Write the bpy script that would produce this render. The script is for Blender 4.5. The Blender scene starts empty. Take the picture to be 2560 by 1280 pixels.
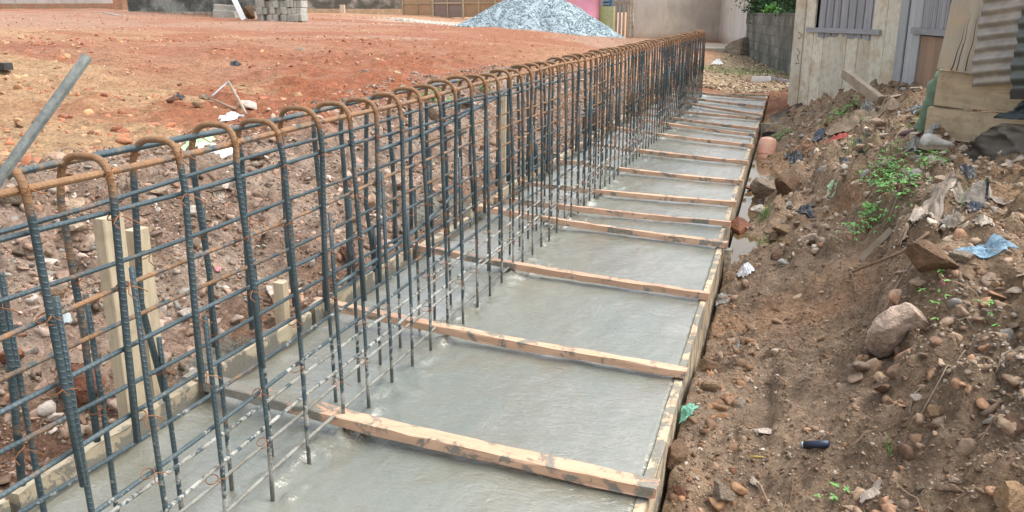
import bpy, bmesh, math, random
import numpy as np
from mathutils import Matrix, Vector
random.seed(7); rng = np.random.default_rng(11)
SC = bpy.context.scene; COL = SC.collection
R_ = math.radians

# ------------------------------------------------------------------ camera, world, sun, exposure
H = 1.2; F = 2100.0; VX, VY = 1982.0, 32.0
d = np.array([VX-1280, 640-VY, -F]); u = np.array([0, F, 640-VY]); u = u/np.linalg.norm(u)
Yv = d/np.linalg.norm(d); Xv = np.cross(Yv, u); CR = np.array([Xv, Yv, u])
cam = bpy.data.objects.new('camera', bpy.data.cameras.new('camera')); COL.objects.link(cam)
m4 = np.eye(4); m4[:3, :3] = CR; m4[:3, 3] = (0, 0, H)
cam.matrix_world = Matrix(m4.tolist())
cam.data.sensor_width = 36; cam.data.lens = 36*F/2560; cam.data.clip_end = 2000; cam.data.clip_start = .02
SC.camera = cam
SC.render.resolution_x = 1024; SC.render.resolution_y = 512

SUN_EL, SUN_AZ = R_(58), R_(70)      # azimuth measured clockwise from +Y
w = bpy.data.worlds.new('World'); SC.world = w; w.use_nodes = True
nt = w.node_tree; bg = nt.nodes['Background']
sky = nt.nodes.new('ShaderNodeTexSky'); sky.sky_type = 'NISHITA'; sky.sun_disc = False
sky.sun_elevation = SUN_EL; sky.sun_rotation = SUN_AZ; sky.dust_density = 4; sky.air_density = 1.4
hs = nt.nodes.new('ShaderNodeHueSaturation'); hs.inputs['Saturation'].default_value = .34
nt.links.new(sky.outputs[0], hs.inputs['Color']); nt.links.new(hs.outputs[0], bg.inputs[0])
bg.inputs[1].default_value = .15
sl = bpy.data.lights.new('sun', 'SUN'); sl.energy = .9; sl.angle = R_(55); sl.color = (1, .96, .9)
so = bpy.data.objects.new('sun', sl); COL.objects.link(so)
so.rotation_euler = (R_(90)-SUN_EL, 0, math.pi-SUN_AZ)
sv = Vector((math.sin(SUN_AZ)*math.cos(SUN_EL), math.cos(SUN_AZ)*math.cos(SUN_EL), math.sin(SUN_EL)))
so.rotation_euler = sv.to_track_quat('Z', 'Y').to_euler()
SC.view_settings.view_transform = 'Standard'; SC.view_settings.look = 'None'
SC.view_settings.exposure = 1.12; SC.view_settings.gamma = 1

# ------------------------------------------------------------------ pixel -> world helpers (measured points)
def ray(px, py): return CR @ np.array([px-1280, 640-py, -F])
FW = -np.array([CR[0][2], CR[1][2], 0]); FW /= np.linalg.norm(FW)
FW[2] = 0
def at_D(px, py, D): r = ray(px, py); return r*(D/(r@FW)) + np.array([0, 0, H])
def at_z(px, py, z=0): r = ray(px, py); return r*((z-H)/r[2]) + np.array([0, 0, H])
def at_X(px, py, X): r = ray(px, py); return r*(X/r[0]) + np.array([0, 0, H])

# ------------------------------------------------------------------ numpy noise
def _h(ix, iy, s):
    h = (ix.astype(np.int64)*374761393 + iy.astype(np.int64)*668265263 + s*1442695041) & 0xffffffff
    h = ((h ^ (h >> 13))*1274126177) & 0xffffffff
    return ((h ^ (h >> 16)) & 0xffffff)/float(0xffffff)
def vn(x, y, s=0):
    ix = np.floor(x); iy = np.floor(y); fx = x-ix; fy = y-iy
    fx = fx*fx*fx*(fx*(fx*6-15)+10); fy = fy*fy*fy*(fy*(fy*6-15)+10)
    a = _h(ix, iy, s); b = _h(ix+1, iy, s); c = _h(ix, iy+1, s); e = _h(ix+1, iy+1, s)
    return (a*(1-fx)+b*fx)*(1-fy)+(c*(1-fx)+e*fx)*fy
def fbm(x, y, f=1., o=5, s=0, g=.5):
    r = 0; a = 1; t = 0
    for k in range(o):
        r = r + a*(vn(x*f+k*17.3, y*f-k*9.1, s+k)-.5)*2; t += a; a *= g; f *= 2.03
    return r/t
def wor(x, y, f=1., s=0):
    x = x*f; y = y*f; ix = np.floor(x); iy = np.floor(y); best = np.full(x.shape, 9.); cid = np.zeros(x.shape)
    for i in (-1, 0, 1):
        for j in (-1, 0, 1):
            cx = ix+i; cy = iy+j
            dx = cx+_h(cx, cy, s)-x; dy = cy+_h(cx, cy, s+5)-y; dd = np.sqrt(dx*dx+dy*dy)
            mm = dd < best; best = np.where(mm, dd, best); cid = np.where(mm, _h(cx, cy, s+9), cid)
    return best, cid
def sst(a, b, x): t = np.clip((x-a)/(b-a), 0, 1); return t*t*(3-2*t)

# ------------------------------------------------------------------ terrain function
def rbf(pts):
    P = np.array([p[:2] for p in pts]); z = np.array([p[2] for p in pts])
    K = np.linalg.norm(P[:, None]-P[None], axis=2); n = len(P)
    A = np.zeros((n+1, n+1)); A[:n, :n] = K+np.eye(n)*.02; A[:n, n] = 1; A[n, :n] = 1
    wt = np.linalg.solve(A, np.append(z, 0))
    def f(x, y):
        r = np.full(x.shape, wt[n])
        for i in range(n): r = r+wt[i]*np.sqrt((x-P[i, 0])**2+(y-P[i, 1])**2+.01)
        return r
    return f
LP = []
for Y in (-2, 0, 1.2, 2, 3, 4.5, 6, 8, 10, 13): LP.append((-1.78, Y, .0 if Y < 2.3 else .04))
for Y in (-2, .5, 2, 3.2, 4.6, 6.2, 8, 10): LP += [(-3.3, Y, .45), (-2.5, Y, .24)]
LP += [(-2.0, 1.9, .0), (-2.05, 1.3, -.02), (-3.6, 13, .4), (-1.8, 16, .05), (-1.5, 22, .02), (-3.2, 18, .25)]
for p in [(100, 200, 7.5), (100, 300, 5.6), (1000, 150, 11), (1400, 122, 15), (0, 100, 15), (500, 80, 20), (600, 200, 8.5), (1560, 97, 28), (1450, 88, 26),
          (1250, 73, 25), (1150, 70, 25), (900, 60, 26), (700, 50, 28), (600, 40, 29), (400, 30, 30), (280, 24, 36), (0, 24, 38), (850, 34, 42), (1100, 36, 42),
          (1560, 92, 32), (1800, 96, 33), (-600, 200, 7.5), (-900, 30, 35)]:
    LP.append(tuple(at_D(*p)))
RP = [(-.1, -2, -.1), (.6, -2, -.05), (-.05, 0, -.08), (.5, .6, -.08)]
for p in [(1700, 1000, -.04), (1850, 1200, -.1), (2250, 1270, -.04), (2500, 1250, .08), (2000, 800, -.1), (2180, 860, -.04), (1900, 650, -.06), (2380, 870, .24), (2530, 980, .26),
          (2550, 700, .36), (2400, 620, .36), (2220, 660, .16), (2120, 570, .14), (1950, 570, -.03), (1925, 490, -.06), (2050, 450, .15), (2200, 400, .32),
          (2000, 350, .06), (2100, 300, .26), (2400, 500, .42)]:
    RP.append(tuple(at_z(*p)))
for p in [(2140, 232, 8.8), (2290, 262, 6.9), (2290, 358, 5.0), (2380, 405, 4.75), (2450, 448, 4.3), (2540, 466, 4.1), (2050, 262, 9.0), (1995, 285, 9.6), (2500, 300, 5.6), (2250, 300, 6.0)]:
    RP.append(tuple(at_D(*p)))
RP += [(-.1, 6, -.2), (-.05, 7.2, -.2), (-.1, 8.4, -.2), (-.12, 9.2, -.17), (-.1, 10.2, -.02), (-.2, 13.6, 0), (0, 5, -.13), (.15, 10.6, .0), (1.2, 12, .1), (-.5, 17, .0), (.2, 16.9, .0), (-1, 24.9, .02), (0, 22, .02), (2.5, 3, .5), (3, 0, .3), (2.5, 6, .4),
       (3, 12, .1), (3, 20, .05), (-.6, 14.5, -.02), (-1.6, 14, .0)]
fL, fR = rbf(LP), rbf(RP)
EDG = np.array([at_z(p[0], p[1], -.03)[:2] for p in [(2700, 1230), (2520, 1100), (2380, 960), (2190, 880), (2190, 740), (2150, 640), (2060, 560), (1990, 470)]]); EDG = EDG[np.argsort(EDG[:, 1])]
PAD = np.array([0, 0, -9.])
def base_h(x, y):
    xc = np.clip(x, -36, 3.5); yc = np.clip(y, -2.5, 44)
    return fL(np.minimum(xc, -.8), yc)*(1-sst(-1.7, -.3, x)) + fR(np.maximum(xc, -1.2), yc)*sst(-1.7, -.3, x)
def terrain(x, y):
    x = np.asarray(x, float); y = np.asarray(y, float)
    b = base_h(x, y)
    dist = np.sqrt(x*x+y*y)
    wx = x+.05*fbm(x, y, 6, 3, 71); wy = y+.05*fbm(x, y, 6, 3, 72)
    bank = sst(-3.5, -3.0, x+.25*fbm(x, y, 1.2, 3, 5))*(x < -1)*(1-sst(14, 17, y))
    red = (1-sst(-3.3, -2.9, x))
    right = sst(-.3, -.2, x)
    n = fbm(wx, wy, 2.2, 6, 1, .55)
    w1, c1 = wor(wx, wy, 9, 3); w2, c2 = wor(wx, wy, 22, 4); w3, c3 = wor(wx, wy, 3.4, 8)
    fade = np.clip(1-dist/26, .15, 1)
    lump = np.clip(.5-w1, 0, 1)*(.3+c1)*.07 + np.clip(.5-w2, 0, 1)*(.3+c2)*.03
    w4, c4_ = wor(wx, wy, 5.5, 12); plate = sst(.42, .25, w4)*(c4_*.055) + sst(.42, .3, w1)*(c1*.022)
    z = b + (bank*(.07*n+.05*fbm(wx, wy, 1.1, 3, 14)+lump+.6*plate) + red*(.19*fbm(wx, wy, .5, 5, 21)+.05*n+.5*lump+.5*plate*sst(-.1, .3, fbm(wx, wy, .9, 3, 23))+.07*np.clip(.45-w3, 0, 1)*c3)
             + right*(.045*n+1.2*lump+plate*sst(.05, .3, b+.12+.2*n)+.3*plate+.06*np.clip(.4-w3, 0, 1)*(c3 > .5)))*np.where(dist > 12, fade+.15, 1)
    far = (x > -1.7)*sst(13.2, 14.2, y)
    z = z+far*.03*n*(1-right)
    # eroded little scarp on the right heap
    sc = fbm(x, y, 1.3, 4, 33); z = z+right*.06*sst(.05, .12, sc)*sst(.35, .8, x)*(y < 9)
    xe = np.interp(y, EDG[:, 1], EDG[:, 0])+.07*fbm(x, y, 2.3, 4, 35); z = z+right*(y < 6)*(.10*sst(0, .05, x-xe)-.07*sst(0, .45, x-xe)-.03*sst(-.15, .0, x-xe)*(1-sst(0, .04, x-xe)))
    # washed-out hollow behind the near left board
    z = z-.12*np.exp(-((x+1.98)/.14)**2-((y-1.62)/.28)**2) - .05*np.exp(-((x+1.86)/.07)**2)*(y < 5)*(x < -1.5)
    pd = np.exp(-(((x-PAD[0])/.26)**2+((y-PAD[1])/.22)**2)**2); z = z*(1-pd)+pd*(PAD[2]+.35*(z-b)-.10*((x-PAD[0])*.95+(y-PAD[1])*.31)+.35*(-(x-PAD[0])*.31+(y-PAD[1])*.95))
    # pit under the slab, with a soft rim of packed soil against the boards
    inslab = (x > -1.70)*(x < -.235)*(y < 13.2)*(y > -1.2)
    z = np.where(inslab, np.minimum(z, -.35), z)
    near_form = (x >= -.235)*(x < .05)*(y < 4.6)
    z = np.where(near_form > 0, np.minimum(z, -.03+.02*n), z)
    return z
def T(x, y): return float(terrain(np.array([x]), np.array([y]))[0])
def hit(px, py):
    r = ray(px, py); o = np.array([0, 0, H]); r = r/np.linalg.norm(r)
    t = np.concatenate([np.arange(1.2, 14, .02), np.arange(14, 70, .1)])
    P = o+t[:, None]*r; h = terrain(P[:, 0], P[:, 1]); k = np.argmax(P[:, 2] < h)
    return P[k] if P[k, 2] < h[k] else P[-1]

def hitb(px, py):
    r = ray(px, py); o = np.array([0, 0, H]); r = r/np.linalg.norm(r); t = np.concatenate([np.arange(1.2, 14, .02), np.arange(14, 70, .1)])
    P = o+t[:, None]*r; h = base_h(P[:, 0], P[:, 1]); return P[np.argmax(P[:, 2] < h)]
PAD = hit(2468, 640); PAD = at_z(2468, 640, PAD[2]+.015)
# ------------------------------------------------------------------ object helpers
def tag(o, label=None, cat=None, group=None, kind=None):
    if label: o['label'] = label
    if cat: o['category'] = cat
    if group: o['group'] = group
    if kind: o['kind'] = kind
    return o
def mk(name, V, Fc, mat=None, parent=None, smooth=False, loc=None, uv=None):
    me = bpy.data.meshes.new(name); me.from_pydata([tuple(map(float, v)) for v in V], [], [tuple(map(int, f)) for f in Fc])
    if uv is not None:
        l = me.uv_layers.new(name='UVMap'); idx = np.zeros(len(me.loops), dtype=np.int32); me.loops.foreach_get('vertex_index', idx)
        if callable(uv): a = uv(me)
        else: a = np.asarray(uv)[idx]
        l.data.foreach_set('uv', a.astype(np.float32).ravel())
    me.update()
    if smooth: me.polygons.foreach_set('use_smooth', [True]*len(me.polygons))
    o = bpy.data.objects.new(name, me); COL.objects.link(o)
    if mat: me.materials.append(mat)
    if parent: adopt(o, parent)
    if loc is not None: o.location = loc
    return o
def adopt(o, parent):
    o.parent = parent; L = parent['_o'] if '_o' in parent else (0, 0, 0)
    o.matrix_parent_inverse = Matrix.Translation(-Vector(L))
ROOTS = []
def empty(name, loc, label=None, cat=None, group=None):
    o = bpy.data.objects.new(name, None); COL.objects.link(o); o.location = loc; o.empty_display_size = .1
    o['_o'] = tuple(map(float, loc)); ROOTS.append(o); return tag(o, label, cat, group)
def fast_mesh(name, V, Fc, mat, color=None, smooth=False):
    """V (n,3), Fc (m,k) arrays with one polygon size"""
    me = bpy.data.meshes.new(name); n, m, k = len(V), len(Fc), Fc.shape[1]
    me.vertices.add(n); me.vertices.foreach_set('co', V.astype(np.float32).ravel())
    me.loops.add(m*k); me.loops.foreach_set('vertex_index', Fc.astype(np.int32).ravel())
    me.polygons.add(m); me.polygons.foreach_set('loop_start', np.arange(0, m*k, k, dtype=np.int32))
    me.polygons.foreach_set('loop_total', np.full(m, k, dtype=np.int32))
    if smooth: me.polygons.foreach_set('use_smooth', np.ones(m, dtype=bool))
    me.update(calc_edges=True); me.validate()
    if color is not None:
        a = me.color_attributes.new('soil', 'FLOAT_COLOR', 'POINT')
        c = np.ones((n, 4), dtype=np.float32); c[:, :3] = color; a.data.foreach_set('color', c.ravel())
    me.materials.append(mat)
    o = bpy.data.objects.new(name, me); COL.objects.link(o); return o
class MB:
    def __init__(s): s.V = []; s.F = []; s.U = []
    def add(s, V, Fc, U=None):
        b = len(s.V); s.V += [tuple(v) for v in V]; s.F += [tuple(i+b for i in f) for f in Fc]
        s.U += list(U) if U is not None else [(0, 0)]*len(V)
    def tube(s, P, r, n=8, cap=True):
        P = [np.array(p, float) for p in P]; rr = r if hasattr(r, '__len__') else [r]*len(P)
        up = None; V = []; U = []; L = 0
        for i, p in enumerate(P):
            t = P[min(i+1, len(P)-1)]-P[max(i-1, 0)]; t /= (np.linalg.norm(t)+1e-9)
            if up is None:
                up = np.array([0, 0, 1.]) if abs(t[2]) < .9 else np.array([1., 0, 0])
            a = up-t*(up@t); a /= (np.linalg.norm(a)+1e-9); up = a; b = np.cross(t, a)
            if i: L += np.linalg.norm(p-P[i-1])
            for k in range(n+1):
                th = 2*math.pi*k/n; V.append(p+rr[i]*(a*math.cos(th)+b*math.sin(th))); U.append((k/n, L))
        Fc = []
        for i in range(len(P)-1):
            for k in range(n): q = i*(n+1)+k; Fc.append((q, q+1, q+n+2, q+n+1))
        if cap: Fc.append(tuple(range(n-1, -1, -1))); q = (len(P)-1)*(n+1); Fc.append(tuple(q+k for k in range(n)))
        s.add(V, Fc, U); return s
    def box(s, c, h, M=None, bev=0):
        V = [np.array([x, y, z], float)*np.array(h) for x in (-1, 1) for y in (-1, 1) for z in (-1, 1)]
        if M is not None: V = [M@v for v in V]
        V = [v+np.array(c) for v in V]
        s.add(V, [(0, 1, 3, 2), (4, 6, 7, 5), (0, 4, 5, 1), (2, 3, 7, 6), (0, 2, 6, 4), (1, 5, 7, 3)]); return s
    def build(s, name, mat, parent=None, smooth=False, loc=None): return mk(name, s.V, s.F, mat, parent, smooth, loc, s.U)

# ------------------------------------------------------------------ materials
def new_mat(name):
    m = bpy.data.materials.new(name); m.use_nodes = True; nt = m.node_tree
    return m, nt, nt.nodes['Principled BSDF']
class G:
    def __init__(s, nt): s.nt = nt
    def n(s, t, out=0, props=None, **ins):
        nd = s.nt.nodes.new('ShaderNode'+t)
        for k, v in (props or {}).items(): setattr(nd, k, v)
        for k, v in ins.items():
            key = int(k[1:]) if k[0] == '_' and k[1:].isdigit() else k.replace('_', ' ')
            s.set(nd.inputs[key], v)
        return nd.outputs[out]
    def set(s, sock, v):
        if isinstance(v, bpy.types.NodeSocket): s.nt.links.new(v, sock)
        else: sock.default_value = v
    def math(s, op, a, b=0.): return s.n('Math', props={'operation': op}, _0=a, _1=b)
    def mix(s, f, a, b, mode='MIX'):
        nd = s.nt.nodes.new('ShaderNodeMix'); nd.data_type = 'RGBA'; nd.blend_type = mode
        s.set(nd.inputs[0], f); s.set(nd.inputs[6], a); s.set(nd.inputs[7], b); return nd.outputs[2]
    def ramp(s, f, a, b, lo=0., hi=1.): return s.n('MapRange', props={'clamp': True}, _0=f, _1=a, _2=b, _3=lo, _4=hi)
    def noise(s, vec, sc, det=4, rough=.55, dist=0.): return s.n('TexNoise', Vector=vec, Scale=sc, Detail=det, Roughness=rough, Distortion=dist)
    def map(s, vec, sc=(1, 1, 1), loc=(0, 0, 0)): return s.n('Mapping', Vector=vec, Scale=sc, Location=loc)
    def bump(s, h, st=.3, dist=.01, nrm=None):
        k = dict(Height=h, Strength=st, Distance=dist)
        if nrm is not None: k['Normal'] = nrm
        return s.n('Bump', **k)
def c4(c): return (c[0], c[1], c[2], 1)
def POS(g): return g.n('NewGeometry')
def OBJ(g): return g.n('TexCoord', out=3)

def ground_mat(name='soil', wetattr=False):
    m, nt, b = new_mat(name); g = G(nt); p = POS(g)
    soil = g.n('VertexColor', props={'layer_name': 'soil'})
    n1 = g.noise(p, 45, 8, .7); n2 = g.noise(p, 11, 6, .6); n3 = g.noise(p, 190, 3, .6)
    f = g.math('ADD', g.ramp(n1, .3, .7, .45, 1.3), g.ramp(n2, .3, .7, -.2, .25))
    c = g.mix(1., soil, g.n('CombineColor', _0=f, _1=f, _2=f), 'MULTIPLY')
    vo = g.n('TexVoronoi', Vector=p, Scale=70.); v1 = g.n('TexVoronoi', out=1, Vector=p, Scale=70.)
    speck = g.math('MULTIPLY', g.ramp(vo, .18, .3, 1, 0), g.ramp(g.n('SeparateColor', Color=v1), .72, .8))
    c = g.mix(g.math('MULTIPLY', speck, .6), c, c4((.46, .36, .27)))
    c = g.mix(g.math('MULTIPLY', g.ramp(n3, .55, .75), .4), c, c4((.05, .03, .02)))
    g.set(b.inputs['Base Color'], c); b.inputs['Roughness'].default_value = .92
    b.inputs['Specular IOR Level'].default_value = .25
    b1 = g.bump(n1, 1.0, .03); b2 = g.bump(vo, .5, .01, b1); b3 = g.bump(n3, .6, .006, b2)
    g.set(b.inputs['Normal'], b3); return m
def stone_mat():
    m, nt, b = new_mat('stone'); g = G(nt); p = POS(g)
    soil = g.n('VertexColor', props={'layer_name': 'soil'})
    n1 = g.noise(p, 60, 6, .65); f = g.ramp(n1, .3, .7, .65, 1.25)
    c = g.mix(1., soil, g.n('CombineColor', _0=f, _1=f, _2=f), 'MULTIPLY')
    g.set(b.inputs['Base Color'], c); b.inputs['Roughness'].default_value = .85
    g.set(b.inputs['Normal'], g.bump(n1, .6, .006)); return m
def rock_mat(name, c1, c2):
    m, nt, b = new_mat(name); g = G(nt); p = POS(g)
    n1 = g.noise(p, 26, 8, .65); n2 = g.noise(p, 120, 4, .6); n0 = g.noise(p, 7, 3, .6)
    c = g.mix(g.ramp(n0, .35, .65), c4(c1), c4(c2)); f = g.ramp(n1, .3, .7, .6, 1.25)
    c = g.mix(1., c, g.n('CombineColor', _0=f, _1=f, _2=f), 'MULTIPLY')
    oi = g.n('ObjectInfo', out=5); fo = g.ramp(oi, 0, 1, .75, 1.2)
    c = g.mix(1., c, g.n('CombineColor', _0=fo, _1=fo, _2=fo), 'MULTIPLY')
    g.set(b.inputs['Base Color'], c); b.inputs['Roughness'].default_value = .9
    g.set(b.inputs['Normal'], g.bump(n2, .8, .006, g.bump(n1, 1., .035))); return m
def wood_mat(name, c1, c2, stain=None, cement=0., st=(3, 60, 60), crack=.5, dirt=0., zc=False, xc=0.):
    """grain runs along local X"""
    m, nt, b = new_mat(name); g = G(nt); o = OBJ(g); p = POS(g)
    oi = g.n('ObjectInfo', out=5)
    ov = g.n('VectorMath', props={'operation': 'ADD'}, _0=g.map(o, st), _1=g.n('CombineXYZ', _0=g.math('MULTIPLY', oi, 37.), _1=g.math('MULTIPLY', oi, 91.), _2=g.math('MULTIPLY', oi, 13.)))
    n1 = g.noise(ov, 1., 6, .65, .6); n2 = g.noise(ov, 3.3, 4, .6); n0 = g.noise(p, 5, 3, .5)
    c = g.mix(g.ramp(n1, .35, .65), c4(c1), c4(c2))
    f = g.ramp(oi, 0, 1, .82, 1.15); c = g.mix(1., c, g.n('CombineColor', _0=f, _1=f, _2=f), 'MULTIPLY')
    c = g.mix(g.math('MULTIPLY', g.ramp(n2, .62, .74), crack), c, c4((c2[0]*.3, c2[1]*.28, c2[2]*.26)))
    if stain: c = g.mix(g.math('MULTIPLY', g.ramp(n0, .5, .68), .8), c, c4(stain))
    if dirt: c = g.mix(g.math('MULTIPLY', g.ramp(g.noise(p, 14, 6, .7), .48, .62), dirt), c, c4((.16, .10, .06)))
    rgh = .75; h = g.math('ADD', n1, g.math('MULTIPLY', n2, .5))
    if cement:
        n4 = g.noise(p, 9, 9, .72, .5); n4 = g.math('ADD', n4, g.ramp(g.n('SeparateXYZ', _0=p), -1.36, -1.16, xc, 0.)) if xc else n4; zz = g.n('SeparateXYZ', out=2, _0=p); k = g.ramp(g.math('ADD', n4, g.ramp(zz, .0, .08, .3, -.04) if zc else 0.), .53-.12*cement, .575-.12*cement)
        n5 = g.noise(p, 60, 5, .6)
        c = g.mix(k, c, g.mix(n5, c4((.17, .16, .13)), c4((.31, .295, .25)) if not zc else c4((.2, .185, .15)))); h = g.math('ADD', h, g.math('MULTIPLY', g.math('ADD', k, g.math('MULTIPLY', n5, k)), 2.))
    g.set(b.inputs['Base Color'], c); b.inputs['Roughness'].default_value = rgh
    g.set(b.inputs['Normal'], g.bump(h, .5, .003)); return m
def rebar_mat(hook=True, cemk=0.):
    m, nt, b = new_mat('rebar steel' if hook else 'long bar steel'); g = G(nt); p = POS(g); uv = g.n('TexCoord', out=2)
    s = g.n('SeparateXYZ', _0=p); z = g.n('SeparateXYZ', out=2, _0=p); su = g.n('SeparateXYZ', _0=uv); sv_ = g.n('SeparateXYZ', out=1, _0=uv)
    n1 = g.noise(p, 13, 5, .65); n2 = g.noise(p, 70, 5, .65); n3 = g.noise(p, 3.1, 3, .6); n4 = g.noise(p, 210, 3, .6)
    ys = g.n('SeparateXYZ', out=1, _0=p)
    c = g.mix(n1, c4((.035, .06, .072)), c4((.095, .135, .15)))
    c = g.mix(g.math('MULTIPLY', g.ramp(n2, .52, .72), .4), c, c4((.15, .17, .175)))
    # rust: strong on the bent hooks, patchy elsewhere, stronger towards the far end
    rz = g.ramp(z, .86, .92, 0., .29 if hook else .05); far = g.ramp(ys, 1.2, 6, .05, .13)
    rf = g.math('ADD', g.math('ADD', g.math('ADD', g.math('MULTIPLY', n1, .6), g.math('MULTIPLY', g.math('SUBTRACT', n2, .5), .35)), g.math('MULTIPLY', n3, .4)), g.math('ADD', rz, far))
    rf = rf if hook else g.math('ADD', rf, g.ramp(g.n('ObjectInfo', out=5), .55, .95, 0., .16)); rust = g.ramp(rf, .62, .74); rc = g.mix(n2, c4((.15, .065, .025)), c4((.42, .23, .10)))
    c = g.mix(g.math('MULTIPLY', rust, .85), c, rc)
    # dried cement slurry splashes low on the cage
    cz = g.ramp(z, .02, .5, .2+cemk, -.1); cf = g.math('ADD', g.math('ADD', g.math('MULTIPLY', n2, .5), g.math('MULTIPLY', g.noise(p, 24, 4, .6), .5)), cz)
    cem = g.ramp(cf, .60, .64); c = g.mix(cem, c, g.mix(g.ramp(n1, .4, .6), c4((.50, .50, .46)), c4((.30, .29, .25))))
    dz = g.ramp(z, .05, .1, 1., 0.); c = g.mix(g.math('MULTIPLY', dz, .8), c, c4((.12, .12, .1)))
    g.set(b.inputs['Base Color'], c); g.set(b.inputs['Roughness'], g.mix(cem, g.mix(rust, c4((.42,)*3), c4((.8,)*3)), c4((.9,)*3)))
    g.set(b.inputs['Metallic'], g.math('MULTIPLY', g.math('SUBTRACT', 1., rust), .35))
    rib = g.math('SINE', g.math('ADD', g.math('MULTIPLY', sv_, 2*math.pi/.0115), g.math('MULTIPLY', g.math('ABSOLUTE', g.math('SUBTRACT', su, .5)), 9.)))
    rib = g.ramp(rib, .35, .8); lon = g.ramp(g.math('ABSOLUTE', g.math('SUBTRACT', g.math('ABSOLUTE', g.math('SUBTRACT', su, .5)), .25)), .02, .045, 1., 0.)
    hh = g.math('ADD', g.math('MAXIMUM', rib, lon), g.math('MULTIPLY', cem, 1.5))
    g.set(b.inputs['Normal'], g.bump(n4, .25, .002, g.bump(hh, .55, .0016))); return m
def concrete_slab_mat():
    m, nt, b = new_mat('wet concrete'); g = G(nt); p = POS(g)
    pm = g.map(p, (1, .6, 1)); n1 = g.noise(pm, 1.1, 3, .5); n2 = g.noise(pm, 12, 6, .65, .8); n3 = g.noise(p, 95, 5, .65); n4 = g.noise(pm, 2.6, 7, .6, .4); n5 = g.noise(p, 340, 2, .6)
    c = g.mix(g.ramp(n1, .38, .62), c4((.18, .20, .175)), c4((.25, .25, .20)))
    c = g.mix(g.ramp(n3, .4, .7, 0, .35), c, c4((.16, .175, .155))); c = g.mix(g.ramp(n5, .6, .75, 0, .35), c, c4((.32, .32, .29)))
    pud = g.ramp(g.math('ADD', g.math('MULTIPLY', n4, .8), g.math('MULTIPLY', n2, .2)), .47, .53)
    c = g.mix(g.math('MULTIPLY', pud, .5), c, c4((.19, .18, .13)))
    g.set(b.inputs['Base Color'], c); g.set(b.inputs['Roughness'], .3)
    g.set(b.inputs['Coat Weight'], g.mix(pud, c4((.5,)*3), c4((1.,)*3))); g.set(b.inputs['Coat Roughness'], g.mix(pud, c4((.17,)*3), c4((.03,)*3))); b.inputs['Coat IOR'].default_value = 2.1
    h = g.math('ADD', g.math('MULTIPLY', n2, 1.2), g.math('MULTIPLY', n3, .35)); wv = g.noise(g.map(p, (1, 2.4, 1)), 15, 4, .6, 1.5)
    nb = g.bump(wv, .25, .006, g.bump(h, .5, .010)); g.set(b.inputs['Normal'], nb)
    g.set(b.inputs['Coat Normal'], g.bump(wv, .7, .008, g.bump(g.math('MULTIPLY', h, g.math('SUBTRACT', 1., g.math('MULTIPLY', pud, .8))), .35, .008)))
    return m
def simple(name, c, rough=.8, metal=0., var=.25, sc=30., bump=.3, c2=None, sheen=0, trans=0., bd=.004):
    m, nt, b = new_mat(name); g = G(nt); p = POS(g); n1 = g.noise(p, sc, 6, .65); n0 = g.noise(p, sc*.2, 4, .6)
    f = g.ramp(n1, .3, .7, 1-var, 1+var); cc = c4(c)
    if c2: cc = g.mix(g.ramp(n0, .42, .6), c4(c), c4(c2))
    cc = g.mix(1., cc, g.n('CombineColor', _0=f, _1=f, _2=f), 'MULTIPLY')
    g.set(b.inputs['Base Color'], cc); b.inputs['Roughness'].default_value = rough; b.inputs['Metallic'].default_value = metal
    if trans: b.inputs['Transmission Weight'].default_value = trans
    g.set(b.inputs['Normal'], g.bump(n1, bump, bd)); return m
def plaster_mat(name, c1, c2, c3, sc=.8, base_z=None):
    m, nt, b = new_mat(name); g = G(nt); p = POS(g)
    n0 = g.noise(p, sc, 5, .6, .6); n1 = g.noise(p, sc*5, 6, .65); n2 = g.noise(p, 40, 4, .6); ns = g.noise(g.map(p, (3, 3, .3)), 1.5, 4, .6)
    c = g.mix(g.ramp(n0, .42, .55), c4(c1), c4(c2)); c = g.mix(g.math('MULTIPLY', g.ramp(n1, .5, .65), .5), c, c4(c3))
    c = g.mix(g.math('MULTIPLY', g.ramp(ns, .55, .7), .35), c, c4((c3[0]*.6, c3[1]*.6, c3[2]*.6)))
    if base_z is not None:
        z = g.n('SeparateXYZ', out=2, _0=p); k = g.ramp(g.math('ADD', z, g.math('MULTIPLY', g.math('SUBTRACT', n1, .5), .5)), base_z, base_z+.3, .6, 0.)
        c = g.mix(k, c, c4((.36, .2, .12)))
    g.set(b.inputs['Base Color'], c); b.inputs['Roughness'].default_value = .9
    g.set(b.inputs['Normal'], g.bump(n2, .4, .005, g.bump(n1, .4, .02))); return m
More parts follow.
